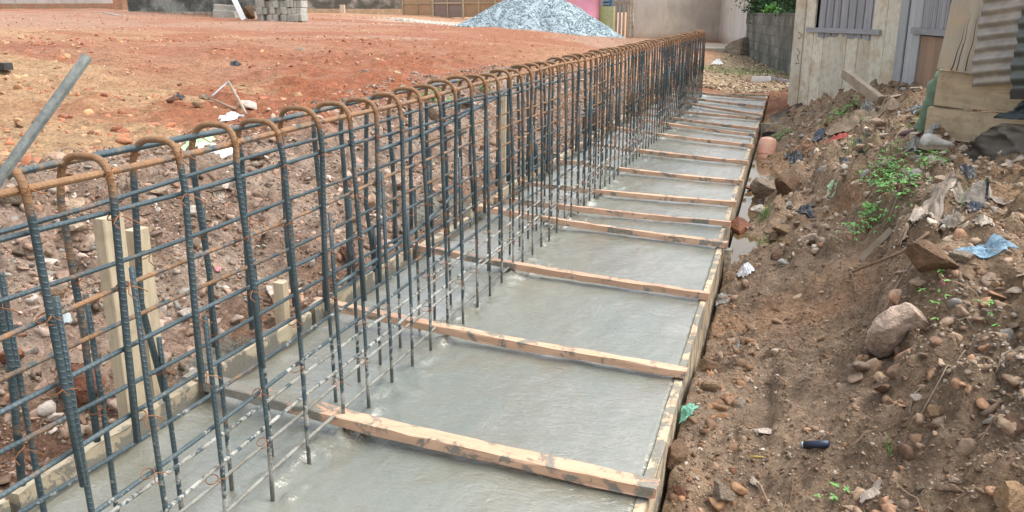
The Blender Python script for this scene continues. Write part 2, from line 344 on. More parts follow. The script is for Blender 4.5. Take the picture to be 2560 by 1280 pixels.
def block_mat(name, c1, c2, cm, bw=.45, bh=.225, axis_scale=1.):
    m, nt, b = new_mat(name); g = G(nt); o = g.n('TexCoord', out=2); p = POS(g)
    br = nt.nodes.new('ShaderNodeTexBrick'); g.set(br.inputs['Vector'], o); br.inputs['Scale'].default_value = 1.
    br.inputs['Brick Width'].default_value = bw; br.inputs['Row Height'].default_value = bh; br.inputs['Mortar Size'].default_value = .018
    br.inputs['Color1'].default_value = c4(c1); br.inputs['Color2'].default_value = c4(c2); br.inputs['Mortar'].default_value = c4(cm)
    n0 = g.noise(p, 1.1, 5, .65); n1 = g.noise(p, 16, 6, .65); ns = g.noise(g.map(p, (3, 3, .35)), 1.3, 5, .65)
    c = g.mix(g.math('MULTIPLY', g.ramp(n0, .40, .58), .85), br.outputs[0], c4((.055, .06, .05)))
    c = g.mix(g.math('MULTIPLY', g.ramp(ns, .52, .68), .3), c, c4((.04, .045, .035)))
    f = g.ramp(n1, .3, .7, .7, 1.25); c = g.mix(1., c, g.n('CombineColor', _0=f, _1=f, _2=f), 'MULTIPLY')
    g.set(b.inputs['Base Color'], c); b.inputs['Roughness'].default_value = .92
    g.set(b.inputs['Normal'], g.bump(n1, .5, .01, g.bump(br.outputs[1], -.6, .01))); return m
def leaf_mat(name, c1, c2):
    m, nt, b = new_mat(name); g = G(nt); p = POS(g); n0 = g.noise(p, 28, 4, .6); n1 = g.noise(p, 3, 2, .5)
    c = g.mix(g.ramp(g.math('ADD', g.math('MULTIPLY', n0, .6), g.math('MULTIPLY', n1, .4)), .38, .62), c4(c1), c4(c2))
    g.set(b.inputs['Base Color'], c); b.inputs['Roughness'].default_value = .5
    b.inputs['Subsurface Weight'].default_value = .0
    return m
def water_mat():
    m, nt, b = new_mat('muddy water'); g = G(nt); p = POS(g); n = g.noise(p, 9, 3, .5); n2 = g.noise(p, 2.5, 4, .6)
    g.set(b.inputs['Base Color'], g.mix(n2, c4((.10, .065, .03)), c4((.15, .105, .055)))); b.inputs['Roughness'].default_value = .05
    b.inputs['IOR'].default_value = 1.33
    g.set(b.inputs['Normal'], g.bump(n, .06, .004)); return m
M = {}
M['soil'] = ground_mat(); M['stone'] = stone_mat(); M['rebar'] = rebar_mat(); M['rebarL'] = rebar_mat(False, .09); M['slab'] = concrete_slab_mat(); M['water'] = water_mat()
M['tie'] = simple('rusty wire', (.32, .13, .05), .7, .2, .3, 60, .2)
M['form'] = wood_mat('pale form timber', (.60, .49, .34), (.48, .37, .24), cement=.3, crack=.5, dirt=.35)
M['formL'] = wood_mat('cement stained form timber', (.47, .405, .29), (.38, .32, .22), cement=.35, crack=.5, zc=True, dirt=.3)
M['brace'] = wood_mat('pinkish brace timber', (.70, .46, .32), (.60, .36, .23), cement=-.05, crack=.5, dirt=.1)
M['brace1'] = wood_mat('broad pinkish brace timber', (.70, .46, .32), (.60, .36, .23), cement=.05, crack=.5, dirt=.1, xc=.16)
M['stake'] = wood_mat('pale stake timber', (.57, .48, .34), (.48, .39, .26), crack=.4, dirt=.25)
M['shack'] = wood_mat('weathered white shack plank', (.74, .69, .56), (.63, .59, .47), stain=(.54, .42, .28), st=(2, 45, 45), crack=.7, dirt=.25)
M['shackg'] = wood_mat('grey weathered plank', (.50, .52, .52), (.40, .41, .42), st=(2, 45, 45), crack=.7, dirt=.12)
M['bars'] = wood_mat('grey window slat', (.37, .37, .38), (.26, .26, .28), st=(3, 60, 60), crack=.7)
M['tan'] = wood_mat('tan plywood', (.37, .24, .15), (.28, .17, .11), st=(2, 30, 30), crack=.3)
M['box'] = wood_mat('rough sawn tan plank', (.56, .44, .29), (.45, .34, .215), stain=(.56, .38, .23), st=(2.5, 30, 30), crack=.9, dirt=.3)
M['lean'] = wood_mat('split grey brown board', (.50, .45, .36), (.40, .34, .26), stain=(.50, .36, .24), st=(2, 26, 26), crack=.9)
M['log'] = wood_mat('weathered timber offcut', (.42, .35, .26), (.32, .25, .18), st=(3, 40, 40), crack=.6, dirt=.35)
M['panel'] = wood_mat('tan hoarding panel', (.52, .35, .21), (.45, .29, .17), st=(1, 6, 6), crack=.2, dirt=.15)
M['panelg'] = wood_mat('dull mauve hoarding panel', (.36, .27, .23), (.31, .23, .2), st=(1, 6, 6), crack=.2)
M['grit'] = simple('aggregate', (.34, .42, .46), .8, 0, .35, 60, .3)
M['leaf'] = leaf_mat('fresh leaf', (.09, .27, .05), (.2, .48, .11)); M['leafd'] = leaf_mat('dark leaf', (.015, .05, .018), (.045, .13, .035))
M['grass'] = leaf_mat('grass blade', (.1, .22, .05), (.2, .36, .1)); M['stem'] = simple('stem', (.14, .16, .06), .8)
M['root'] = simple('dry root', (.30, .2, .13), .9, 0, .3, 50)
M['dull'] = simple('dull galvanised iron', (.30, .30, .29), .55, .35, .25, 12, .15, c2=(.36, .31, .26))
RK = {'lime': rock_mat('pale limestone', (.50, .39, .29), (.40, .26, .17)), 'brown': rock_mat('brown clod', (.21, .125, .07), (.15, .09, .052)),
      'red': rock_mat('red clod', (.30, .115, .06), (.22, .10, .06)), 'grey': rock_mat('grey stone', (.27, .22, .16), (.2, .15, .105)), 'pink': rock_mat('pinkish slab stone', (.68, .51, .40), (.60, .45, .35)),
      'och': rock_mat('ochre lump', (.40, .26, .15), (.31, .2, .11)), 'white': rock_mat('white stone', (.66, .58, .50), (.56, .46, .38))}
# ------------------------------------------------------------------ ground sheet
def seg(a, b, s): n = max(1, int(round((b-a)/s))); return np.linspace(a, b, n, endpoint=False)
gx = np.concatenate([seg(-300, -60, 30), seg(-60, -30, 1.5), seg(-30, -12, .25), seg(-12, -7, .08), seg(-7, -4.2, .035), seg(-4.2, -1.72, .018), np.array([-1.705, -1.695, -1.5, -1.2, -.9, -.6, -.3, -.24, -.228]),
                     seg(-.215, 2.0, .016), seg(2.0, 4, .06), seg(4, 12, .5), seg(12, 60, 6), seg(60, 301, 40)])
gy = np.concatenate([seg(-300, -20, 40), seg(-20, -3, 1.5), seg(-3, .6, .1), seg(.6, 5, .018), seg(5, 9, .03), seg(9, 14, .045), seg(14, 22, .09), seg(22, 45, .22), seg(45, 80, 3), seg(80, 301, 40)])
X, Y = np.meshgrid(gx, gy); x = X.ravel(); y = Y.ravel(); z = terrain(x, y)
def soil_color(x, y, z):
    def C(*c): return np.array(c)[None, :]
    n1 = fbm(x, y, .7, 5, 41); n2 = fbm(x, y, 3.1, 5, 42); n3 = fbm(x, y, .25, 4, 43); n4 = fbm(x, y, 9, 4, 44)
    mixc = lambda a, b, t: a*(1-t[:, None])+b*t[:, None]
    red = C(.36, .155, .09); ora = C(.41, .215, .13); och = C(.49, .32, .18); pnk = C(.42, .26, .185)
    c = mixc(red+0*x[:, None], ora, sst(-.2, .4, n1)); c = mixc(c, pnk, sst(0, .5, n3)*sst(9, 14, y)*.8)
    ow = sst(.15, -.15, (y-(7.2-.0*x))*.35+n1*.7+.35*(-x-5.5 < 0)*(x+5.5)*.0) * sst(-2.9, -3.6, x+.5*n1)
    ow = ow*sst(.62, .1, (y/np.maximum(-x, .1)-1.05)+.8*n2*.4+.4*n1)
    c = mixc(c, och, np.clip(ow, 0, 1)*.9)
    rp = sst(-6.5, -4.2, x)*sst(4.2, 5.2, y)*sst(12, 9, y)*sst(-.35, .1, n2+.4*n1); c = mixc(c, C(.36, .125, .06), rp*.8)
    band = np.exp(-((y-13.5-.25*(x+14))/1.6)**2)*sst(-9, -12, x)*sst(-.35, .15, n1); c = mixc(c, och, band*.8)
    far = sst(30, 36, y+.3*(x+20)); c = mixc(c, C(.55, .36, .22), far*.6)
    tan = sst(-5.2, -3.4, x-.12*(y-14))*sst(11, 15, y); c = mixc(c, C(.50, .30, .17), tan*.6)
    sand = np.exp(-((x+11)/3.2)**2-((y-29.5-.1*(x+11))/1.4)**2); c = mixc(c, C(.62, .52, .42), np.clip(sand*1.6, 0, 1)*.8)
    bk = sst(-3.5, -3.1, x+.35*fbm(x, y, 1.2, 4, 5))*(x < -1)*(1-sst(12, 14, y))
    gr = mixc(C(.30, .205, .15)+0*x[:, None], C(.40, .30, .23), sst(-.2, .3, n2)); gr = mixc(gr, C(.18, .135, .105), sst(.1, .5, n1)*.7)
    low = sst(.16, -.02, z+.05*n2); gr = mixc(gr, C(.26, .13, .075), low*.55*(x > -2.6))
    c = mixc(c, gr, bk)
    cem = np.maximum(np.exp(-((x+1.85)/.16)**2-((y-4.45)/.5)**2), np.exp(-((x+1.83)/.1)**2-((y-2.35)/.25)**2))
    cem = np.maximum(cem, np.exp(-((x+1.85)/.15)**2-((y-6.4)/.9)**2)*.8)
    c = mixc(c, C(.25, .25, .21), sst(.35, .6, cem+.4*n2)*.9)
    rt = sst(-.4, -.2, x)
    br = mixc(C(.36, .245, .155)+0*x[:, None], C(.46, .325, .215), sst(-.2, .3, n2)); br = mixc(br, C(.27, .195, .135), sst(.0, .45, n1)*.8)
    br = mixc(br, C(.46, .27, .15), sst(.1, .4, fbm(x, y, 1.6, 4, 61))*.6); br = mixc(br, C(.30, .22, .14), sst(.15, .35, z)*.35)
    br = mixc(br, C(.20, .17, .13), sst(.1, .35, fbm(x, y, 2.4, 4, 66))*sst(.2, .9, x)*(y < 4)*.5)
    c = mixc(c, br, rt*(1-sst(10, 12, y)))
    pa = sst(-2.2, -1.4, x)*sst(10.5, 13, y); pc = mixc(C(.30, .14, .08)+0*x[:, None], C(.42, .30, .18), sst(13.6, 14.8, y+.5*n2)); pc = mixc(pc, C(.24, .2, .12), sst(17, 20, y+2*n1)*.8)
    c = mixc(c, pc, pa)
    c = c*(1+.18*n4[:, None])
    return np.clip(c, .01, .9)
nx, ny = len(gx), len(gy); ii = np.arange(nx*ny).reshape(ny, nx)
Fq = np.stack([ii[:-1, :-1].ravel(), ii[:-1, 1:].ravel(), ii[1:, 1:].ravel(), ii[1:, :-1].ravel()], 1)
gr = fast_mesh('ground', np.stack([x, y, z], 1), Fq, M['soil'], soil_color(x, y, z), smooth=True); tag(gr, kind='structure')

# ------------------------------------------------------------------ concrete slab and water
def sheet(name, xs, ys, zf, mat, smooth=True, skirt=None):
    X, Y = np.meshgrid(xs, ys); x = X.ravel(); y = Y.ravel(); z = zf(x, y)
    V = np.stack([x, y, z], 1); n, m = len(xs), len(ys); ii = np.arange(n*m).reshape(m, n)
    Fq = np.stack([ii[:-1, :-1].ravel(), ii[:-1, 1:].ravel(), ii[1:, 1:].ravel(), ii[1:, :-1].ravel()], 1)
    if skirt is not None:
        ring = np.concatenate([ii[0, :-1], ii[:-1, -1], ii[-1, :0:-1], ii[:0:-1, 0]]); b = len(V); W = V[ring].copy(); W[:, 2] = skirt; V = np.vstack([V, W])
        k = len(ring); j = np.arange(k); Fq = np.vstack([Fq, np.stack([ring, b+j, b+(j+1) % k, ring[(j+1) % k]], 1)])
    return fast_mesh(name, V, Fq, mat, smooth=smooth)
def slab_z(x, y):
    foot = np.exp(-((x+1.155)/.07)**2)*np.clip(fbm(x, y, 14, 4, 91), -.2, 1)*.035 + np.exp(-((x+1.275)/.06)**2)*np.clip(fbm(x, y, 16, 4, 92), -.2, 1)*.016
    lumps = np.clip(fbm(x, y, 26, 3, 97)-.15, 0, 1)*.05*np.exp(-((x+1.14)/.13)**2)*sst(-.3, .3, fbm(x, y, 3, 2, 98))
    return .014+.005*fbm(x, y, 1.3, 4, 90)+.0045*fbm(x*1.6, y, 7, 5, 95, .6)+foot+lumps+.012*sst(-1.56, -1.66, x)*(1+fbm(x, y, 8, 3, 96))
sl_ = sheet('concrete_slab', np.linspace(-1.664, -.272, 90), np.concatenate([seg(-1.2, .8, .1), seg(.8, 6, .018), seg(6, 13.13, .035), [13.13]]), slab_z, M['slab'], skirt=-.3); tag(sl_, kind='structure')
wt = sheet('water', np.linspace(-.232, .75, 12), np.linspace(4.5, 10.1, 12), lambda x, y: -.115+0*x, M['water']); tag(wt, kind='structure')

# ------------------------------------------------------------------ planks
def plank(name, P0, P1, w, t, mat, up=(0, 0, 1), parent=None, seed=0, n=10, warp=.0015, bow=0., taper=0.):
    """a sawn board from P0 to P1; w along 'up' side direction, t thickness along cross(dir, up)"""
    P0 = np.array(P0, float); P1 = np.array(P1, float); L = np.linalg.norm(P1-P0); e = (P1-P0)/L
    upv = np.array(up, float); upv -= e*(upv@e); upv /= np.linalg.norm(upv); sd = np.cross(e, upv)
    r = np.random.default_rng(seed+int(L*1000)); V = []; Fc = []; bv = min(w, t)*.07
    prof = [(-w/2+bv, -t/2), (w/2-bv, -t/2), (w/2, -t/2+bv), (w/2, t/2-bv), (w/2-bv, t/2), (-w/2+bv, t/2), (-w/2, t/2-bv), (-w/2, -t/2+bv)]
    prev = r.normal(0, warp, (8, 2))
    for i in range(n+1):
        s = i/n; prev = prev*.7+r.normal(0, warp, (8, 2))*.6; b = bow*math.sin(math.pi*s); k = 1-taper*s
        for q, (a, c) in enumerate(prof): V.append(((s-.5)*L, (c+prev[q, 1])*k, (a+prev[q, 0])*k+b))
    for i in range(n):
        for q in range(8): A = i*8+q; B = i*8+(q+1) % 8; Fc.append((A, B, B+8, A+8))
    Fc.append(tuple(range(7, -1, -1))); Fc.append(tuple(n*8+q for q in range(8)))
    Fc = [f[::-1] for f in Fc]
    o = mk(name, V, Fc, mat); mt = np.eye(4); mt[:3, 0] = e; mt[:3, 1] = sd; mt[:3, 2] = upv; mt[:3, 3] = (P0+P1)/2
    Mx = Matrix(mt.tolist())
    if parent is not None: adopt(o, parent)
    o.matrix_basis = Mx
    return o
FB = 'boards of the slab formwork'
for i, (y0, y1, dx, lab) in enumerate([(-1.2, 4.42, 0, 'long pale form board along the right edge of the wet slab, nearest the camera'), (4.44, 9.3, -.012, 'pale form board beside the muddy puddle on the right slab edge'), (9.32, 13.1, -.006, 'far form board on the right edge of the slab near the shack corner')]):
    o = plank('form_board', (-.258+dx, y0, -.117), (-.258+dx, y1, -.117), .27, .025, M['form'], seed=i, n=30, warp=.003); tag(o, lab, 'board', FB)
LB = [(-1.2, 1.30, .10), (1.32, 2.02, .098), (2.04, 2.66, .104), (2.70, 3.62, .10), (3.66, 4.40, .075), (4.43, 6.1, .11), (6.13, 8.6, .10), (8.63, 13.1, .105)]
lbl = ['left form board nearest the camera, cement splashed', 'left form board in front of the two pale stakes', 'left form board between the stakes and the second crosspiece', 'left form board just beyond the second crosspiece', 'lower cement caked left form board in the middle of the run',
       'pale raised left form board under the lone upright stake', 'left form board seen through the dense bars', 'farthest left form board at the end of the cage']
for i, (y0, y1, zt) in enumerate(LB):
    o = plank('form_board', (-1.684+.004*math.sin(i*2), y0, zt-.14), (-1.684+.006*math.sin(i*3+1), y1, zt-.14-.006), .28, .032, M['formL'], seed=40+i, n=16, warp=.004); tag(o, lbl[i], 'board', FB)
o = plank('end_board', (-1.66, 13.16, -.06), (-.23, 13.13, -.06), .2, .03, M['form'], seed=77); tag(o, 'end board closing the far end of the slab', 'board')
o = plank('dam_board', (-.225, 9.62, -.045), (.09, 9.66, -.03), .17, .025, M['form'], seed=78); tag(o, 'short board damming the puddle between form and heap', 'board')
o = plank('cement_bag_scrap', (-.2, 9.50, -.1), (.06, 9.52, -.08), .12, .02, simple('black rubber sheet', (.03, .035, .03), .5, 0, .3, 20, .4), seed=79, n=14, warp=.006); tag(o, 'dark wet sheet hanging below the short dam board', 'sheet')
BR = [(1.90, 1.96), (2.65, 2.70), (3.49, 3.56), (4.36, 4.45), (4.83, 4.71), (5.38, 5.23), (6.11, 6.15), (6.97, 7.08), (7.89, 8.19), (8.61, 9.04), (9.08, 9.58), (10.01, 10.13), (10.38, 11.39), (11.32, 11.89), (12.41, 12.63)]
nm = ['nearest', 'second', 'third', 'fourth', 'fifth', 'sixth', 'seventh', 'eighth', 'ninth', 'tenth', 'eleventh', 'twelfth', 'thirteenth', 'fourteenth', 'fifteenth']
nails = simple('nail head', (.2, .17, .14), .5, .6)
for i, (yr, yl) in enumerate(BR):
    wv = [.055, .040, .038, .040, .030, .030, .030, .03, .03, .03, .03, .03, .03, .03, .03][i]
    yl2 = yl+.034*yl
    o = plank('crosspiece', (-.222 if i in (0, 3) else -.236, yr, .040), (-1.73, yl2, .088), .030, wv, M['brace1' if i == 0 else 'brace'], seed=100+i, n=26, warp=.0022, bow=-.012)
    tag(o, ['pinkish timber crosspiece', 'reddish timber crosspiece', 'pale timber crosspiece'][i % 3]+f' over the wet slab, {nm[i]} from the camera'+(', broad and caked with cement' if i == 0 else ''), 'timber', 'crosspieces nailed over the formwork')
for i, (X0, Y0, z0, z1, wd, lab) in enumerate([(-1.745, 1.79, -.3, .665, .075, 'left one of two tall pale stakes behind the left form board'), (-1.76, 1.905, -.3, .60, .06, 'right one of two tall pale stakes behind the left form board'), (-1.74, 2.575, -.2, .235, .045, 'short stub stake behind the left form board near the second crosspiece'), (-1.745, 5.25, -.2, .70, .055, 'lone tall pale stake seen between bars in mid cage')]):
    tag(plank('stake', (X0, Y0, z0), (X0+.004, Y0+.006, z1), .04, wd, M['stake'], up=(1, 0, 0), seed=200+i, n=8), lab, 'stake', 'stakes holding the left formwork')
tag(plank('stake', (-.212, 4.34, -.3), (-.214, 4.35, .02), .06, .035, M['form'], up=(0, 1, 0), seed=210), 'short wet stake outside the right form at the board joint', 'stake')
tag(plank('stake', (-1.80, 2.62, .15), (-1.70, 2.66, .16), .05, .05, M['brace'], seed=211), 'offcut of pinkish timber lying beside the left form board', 'timber')

# ------------------------------------------------------------------ rebar cage
cage = empty('rebar_cage', (-1.215, 1, 0), 'long cage of rusty and blue grey reinforcing bars standing in the wet slab', 'rebar cage')
XN, XF = -1.155, -1.275
LY = [.66, .845]+[1.03+.184*k for k in range(6)]+[1.95+.163*(k+1) for k in range(65)]
def loop_mesh(v, rnd):
    zb = .38+rnd.uniform(-.02, .06); zb2 = .38+rnd.uniform(-.03, .05); j = lambda a: rnd.uniform(-a, a)*1.5
    lx = j(.006); ly = j(.012); P = [(XN+lx, ly, zb), (XN+lx*.7, ly*.6, .6), (XN+j(.003), j(.004), .86)]
    top = .958+j(.004); c = (XN+XF)/2; hw = (XN-XF)/2; yy = j(.012)
    for k in range(1, 12):
        th = math.pi*k/12; ex = math.copysign(abs(math.cos(th))**.68, math.cos(th)); P.append((c+hw*ex, yy*math.sin(th), .865+(top-.865)*math.sin(th)**.58))
    P += [(XF+j(.003), j(.005), .86), (XF+j(.005), j(.012), .6), (XF+j(.006), j(.015), zb2)]
    return MB().tube(P, .0071, 10).build('bar_loop', M['rebar'], None, True)
def tie(mb, rnd, cx, cz, vr=.0095, hr=.007, n=12):
    """a wrap of tie wire round a crossing with two twisted tails, at (cx, 0, cz)"""
    P = []; t = rnd.uniform(-.004, .004)
    for k in range(n+1):
        th = 2*math.pi*k/n*1.15; P.append((cx-.006+.0145*math.cos(th), .0095*math.sin(th), cz+t+.007*math.sin(th*1+rnd.uniform(0, .3))))
    mb.tube(P, .0013, 4, False)
    for s in (-1, 1):
        mb.tube([(cx+.01, .004*s, cz), (cx+.016, .01*s+rnd.uniform(-.01, .01), cz-.008), (cx+.018+rnd.uniform(-.01, .01), .012*s+rnd.uniform(-.01, .02), cz-.02+rnd.uniform(-.015, .02))], .001, 4, False)
rd = random.Random(5); loops = [loop_mesh(v, rd) for v in range(6)]
ROWS = [.842, .705, .572, .44, .31, .185, .065]
def tie_spots(v):
    return [(XN-.002, .925), (XF+.004, .93)]+[(XN, zr) for q, zr in enumerate(ROWS[:6]) if (q+v) % 3 != 2]+[(XF+.008, ROWS[1]), (XF+.008, ROWS[3])]
tie1 = []
for v in range(3):
    mb = MB(); tie(mb, rd, 0, 0); t_ = mb.build('tie_wire', M['tie'], None, True); tie1.append(t_.data); bpy.data.objects.remove(t_)
tieV = MB()
loop_me = [l.data for l in loops]
for l in loops: bpy.data.objects.remove(l)
def starter_mesh(v, face, rnd):
    zt = (.62, .70, .56, .75, .5, .66)[v]+rnd.uniform(-.03, .03); x0 = (XN if face == 0 else XF)
    P = [(x0+rnd.uniform(-.008, .008), rnd.uniform(-.01, .01), -.12), (x0+.002, rnd.uniform(-.006, .006), .2), (x0+.001, 0, .42), (x0, 0, zt)]
    me = MB().tube(P, .0057, 8).build('starter_bar', M['rebar'], None, True); d = me.data; bpy.data.objects.remove(me); return d
st_me = [[starter_mesh(v, f, rd) for v in range(6)] for f in (0, 1)]
stuffV = MB()
for i, yy in enumerate(LY):
    o = bpy.data.objects.new('bar_loop', loop_me[i % 6]); COL.objects.link(o); adopt(o, cage); o.location = (0, yy+rd.uniform(-.006, .006), rd.uniform(-.004, .004))
    for (tx, tz) in tie_spots(i):
        if i < 12:
            t = bpy.data.objects.new('tie_wire', tie1[rd.randrange(3)]); COL.objects.link(t); t.parent = o; t.location = (tx, 0, tz+rd.uniform(-.004, .004)); t.rotation_euler = (0, 0, rd.uniform(-.4, .4))
        else:
            q0 = len(tieV.V); tie(tieV, rd, tx, tz, n=8)
            for j_ in range(q0, len(tieV.V)): v_ = tieV.V[j_]; tieV.V[j_] = (v_[0], v_[1]+yy, v_[2])
    for f in (0, 1):
        dy = .0165+rd.uniform(-.002, .012)
        if i < 50:
            s = bpy.data.objects.new('starter_bar', st_me[f][(i*5+f*2) % 6] if i != 2 else st_me[f][3]); COL.objects.link(s); adopt(s, cage); s.location = (0, yy+dy, 0)
        else: stuffV.tube([(XN if f == 0 else XF, yy+dy, -.12), (XN if f == 0 else XF, yy+dy, .62+rd.uniform(-.1, .1))], .0062, 6)
o = tieV.build('tie_wires', M['tie'], cage, True); tag(o, kind='stuff')
o = stuffV.build('starter_bars', M['rebar'], cage, True); tag(o, kind='stuff')
def longbar(xx, zz, y0, y1, r, wob=.006, rise=0., nm_='long_bar'):
    n = int((y1-y0)/.1)+2; P = []; ph = rd.uniform(0, 6)
    for k in range(n):
        s = k/(n-1); yy = y0+(y1-y0)*s; P.append((xx+wob*.5*math.sin(yy*2.1+ph), yy, zz+wob*math.sin(yy*1.3+ph*2)+wob*.4*math.sin(yy*5+ph)+rise*s*s))
    return MB().tube(P, r, 8).build(nm_, M['rebarL'], cage, True)
YE = 12.62
for (fx, top, side) in ((XN-.0165, .925, 0), (XF+.0165, .938, 1)):
    longbar(fx, top, .2, 5.9, .0072, .006); longbar(fx+(.002 if side else -.002), top-.003, 5.55, YE, .007, .009)
    for q, zr in enumerate(ROWS):
        zz = zr+(.012 if side else 0)+rd.uniform(-.006, .006); sp = 3.3+1.1*((q*3+side) % 4)
        longbar(fx, zz, .2, sp, .0051, .009); longbar(fx+.003, zz+.012, sp-.45, YE, .005, .012)
longbar(XN-.012, .80, 2.3, 3.6, .0068, .002, .075)
longbar(XN-.012, .46, 2.0, 3.0, .006, .003, .09)
# bar sticking up on the left, tied to the near end of the cage
mb = MB().tube([(-1.13, .80, .70), (-1.075, .87, .93), (-1.0, 1.035, 1.137)], .0078, 12)
o = mb.build('loose_rebar', simple('dusty grey bar', (.15, .165, .155), .8, 0, .35, 90, .5, c2=(.11, .125, .12)), None, True); tag(o, 'single grey ribbed bar leaning out above the near end of the cage', 'rebar')
bpy.context.view_layer.update()

# ------------------------------------------------------------------ background: left and far structures
def wall(name, A, B, z0, z1, t, mat, parent=None, label=None, cat=None, group=None, n=12, rough=0.):
    """upright wall from plan point A to B; uv in metres"""
    A = np.array([A[0], A[1]]); B = np.array([B[0], B[1]]); L = np.linalg.norm(B-A); e = (B-A)/L; nrm = np.array([-e[1], e[0]])
    V, Fc, U = [], [], []; m = max(2, int((z1-z0)/.35)); r = np.random.default_rng(int(L*97))
    for side in (0, 1):
        for i in range(n+1):
            for k in range(m+1):
                off = (side-.5)*t+(r.normal(0, rough) if rough else 0); q = A+e*L*i/n+nrm*off; V.append((q[0], q[1], z0+(z1-z0)*k/m)); U.append((L*i/n, (z1-z0)*k/m))
    S = (n+1)*(m+1); a = lambda s, i, k: s*S+i*(m+1)+k
    for i in range(n):
        for k in range(m): Fc += [(a(0, i, k), a(0, i+1, k), a(0, i+1, k+1), a(0, i, k+1)), (a(1, i, k), a(1, i, k+1), a(1, i+1, k+1), a(1, i+1, k))]
        Fc += [(a(0, i, m), a(0, i+1, m), a(1, i+1, m), a(1, i, m)), (a(0, i, 0), a(1, i, 0), a(1, i+1, 0), a(0, i+1, 0))]
    for k in range(m): Fc += [(a(0, 0, k), a(0, 0, k+1), a(1, 0, k+1), a(1, 0, k)), (a(0, n, k), a(1, n, k), a(1, n, k+1), a(0, n, k+1))]
    o = mk(name, V, Fc, mat, parent, False, None, U)
    if label: tag(o, label, cat, group)
    return o
PL1 = plaster_mat('white render', (.66, .63, .58), (.58, .55, .5), (.4, .37, .33), .4)
PL2 = plaster_mat('stained beige plaster', (.66, .59, .48), (.50, .45, .40), (.42, .37, .32), .35, .25)
FT = simple('earth footing', (.44, .24, .15), .95, 0, .2, 8, .5, c2=(.40, .28, .18))
BK1 = block_mat('mossy blockwork', (.36, .37, .33), (.24, .26, .24), (.33, .32, .28)); BK2 = block_mat('grey sandcrete blockwork', (.40, .36, .31), (.33, .30, .26), (.40, .36, .31))
BK3 = block_mat('dark damp blockwork', (.26, .26, .22), (.15, .16, .14), (.14, .14, .12))
A, B = at_D(-500, 9, 39), at_D(288, 9, 37); e = empty('rendered_wall', (B[0], B[1], 1.2), 'white rendered wall on an earth footing in the far left corner', 'wall')
wall('wall', A, B, 1.58, 4, .2, PL1, e); wall('footing', A, B, 1.0, 1.58, .26, FT, e)
A, B = at_D(290, 9, 33), at_D(325, 9, 33); wall('earth_pillar', A, B, .9, 4, .5, FT, None, 'brown mud pillar between the white wall and the mossy block wall', 'pillar', n=3, rough=.02)
A, B = at_D(327, 20, 31), at_D(650, 38, 28.5); e = empty('block_foundation', (A[0], A[1], 1.1), 'mossy dark blockwork of an unfinished building behind the block stack', 'wall')
wall('wall', A, B, .9, 4.2, .25, BK1, e, n=20); wall('footing', A+np.array([0, -.2, 0]), B+np.array([0, -.2, 0]), .7, 1.24, .3, simple('crumbled mortar footing', (.36, .31, .25), .95, 0, .4, 9, .8), e, n=40, rough=.05)
A, B = at_D(757, 30, 41), at_D(1008, 30, 42); e = empty('block_fence', (A[0], A[1], 1.2), 'long grey block fence between the block stack and the tan hoarding', 'wall')
wall('wall', A, B, 1.38, 4, .2, BK2, e, n=16); wall('footing', A, B, .9, 1.38, .24, simple('sandy footing', (.46, .33, .22), .95, 0, .25, 6, .4), e)
P = at_D(851, 25, 40.6); wall('concrete_post', P, P+np.array([.2, .05, 0]), .9, 1.56, .2, simple('pale post', (.6, .5, .4), .9), None, 'short pale post in front of the grey block fence', 'post', n=1)
XH = [1008, 1084, 1160, 1240, 1320, 1400]
for k in range(5):
    A, B = at_D(XH[k]+1, 30, 41-1.2*k), at_D(XH[k+1]-1, 30, 40-1.2*k); e = empty('hoarding_panel', (A[0], A[1], 1.1), ['tan sheet hoarding panel beside the grey block fence', 'dull mauve hoarding panel between two tan ones', 'tan hoarding panel just left of the gravel heap', 'tan hoarding panel hidden mostly by the gravel heap', 'last tan hoarding panel behind the gravel heap top'][k], 'panel', 'hoarding panels behind the gravel heap')
    zb = 1.02 if k != 1 else 1.0
    wall('sheet', A, B, zb, 3.2, .04, M['panelg' if k == 1 else 'panel'], e, n=2)
    dirn = (B-A)/np.linalg.norm(B-A); nn = np.array([dirn[1], -dirn[0], 0]); nn = nn if nn[1] < 0 else -nn
    for s in (0, .5, 1):
        c = A+(B-A)*s+nn*.05; MB().box((c[0], c[1], 2.1), (.035 if s != .5 else .02, .03, 1.15)).build('batten', M['stake'], e)
    c = A+(B-A)*.5+nn*.05; Mr = np.array([[dirn[0], -dirn[1], 0], [dirn[1], dirn[0], 0], [0, 0, 1]]); MB().box((c[0], c[1], 1.62), (np.linalg.norm(B-A)/2*.94, .02, .03), Mr).build('rail', M['stake'], e)
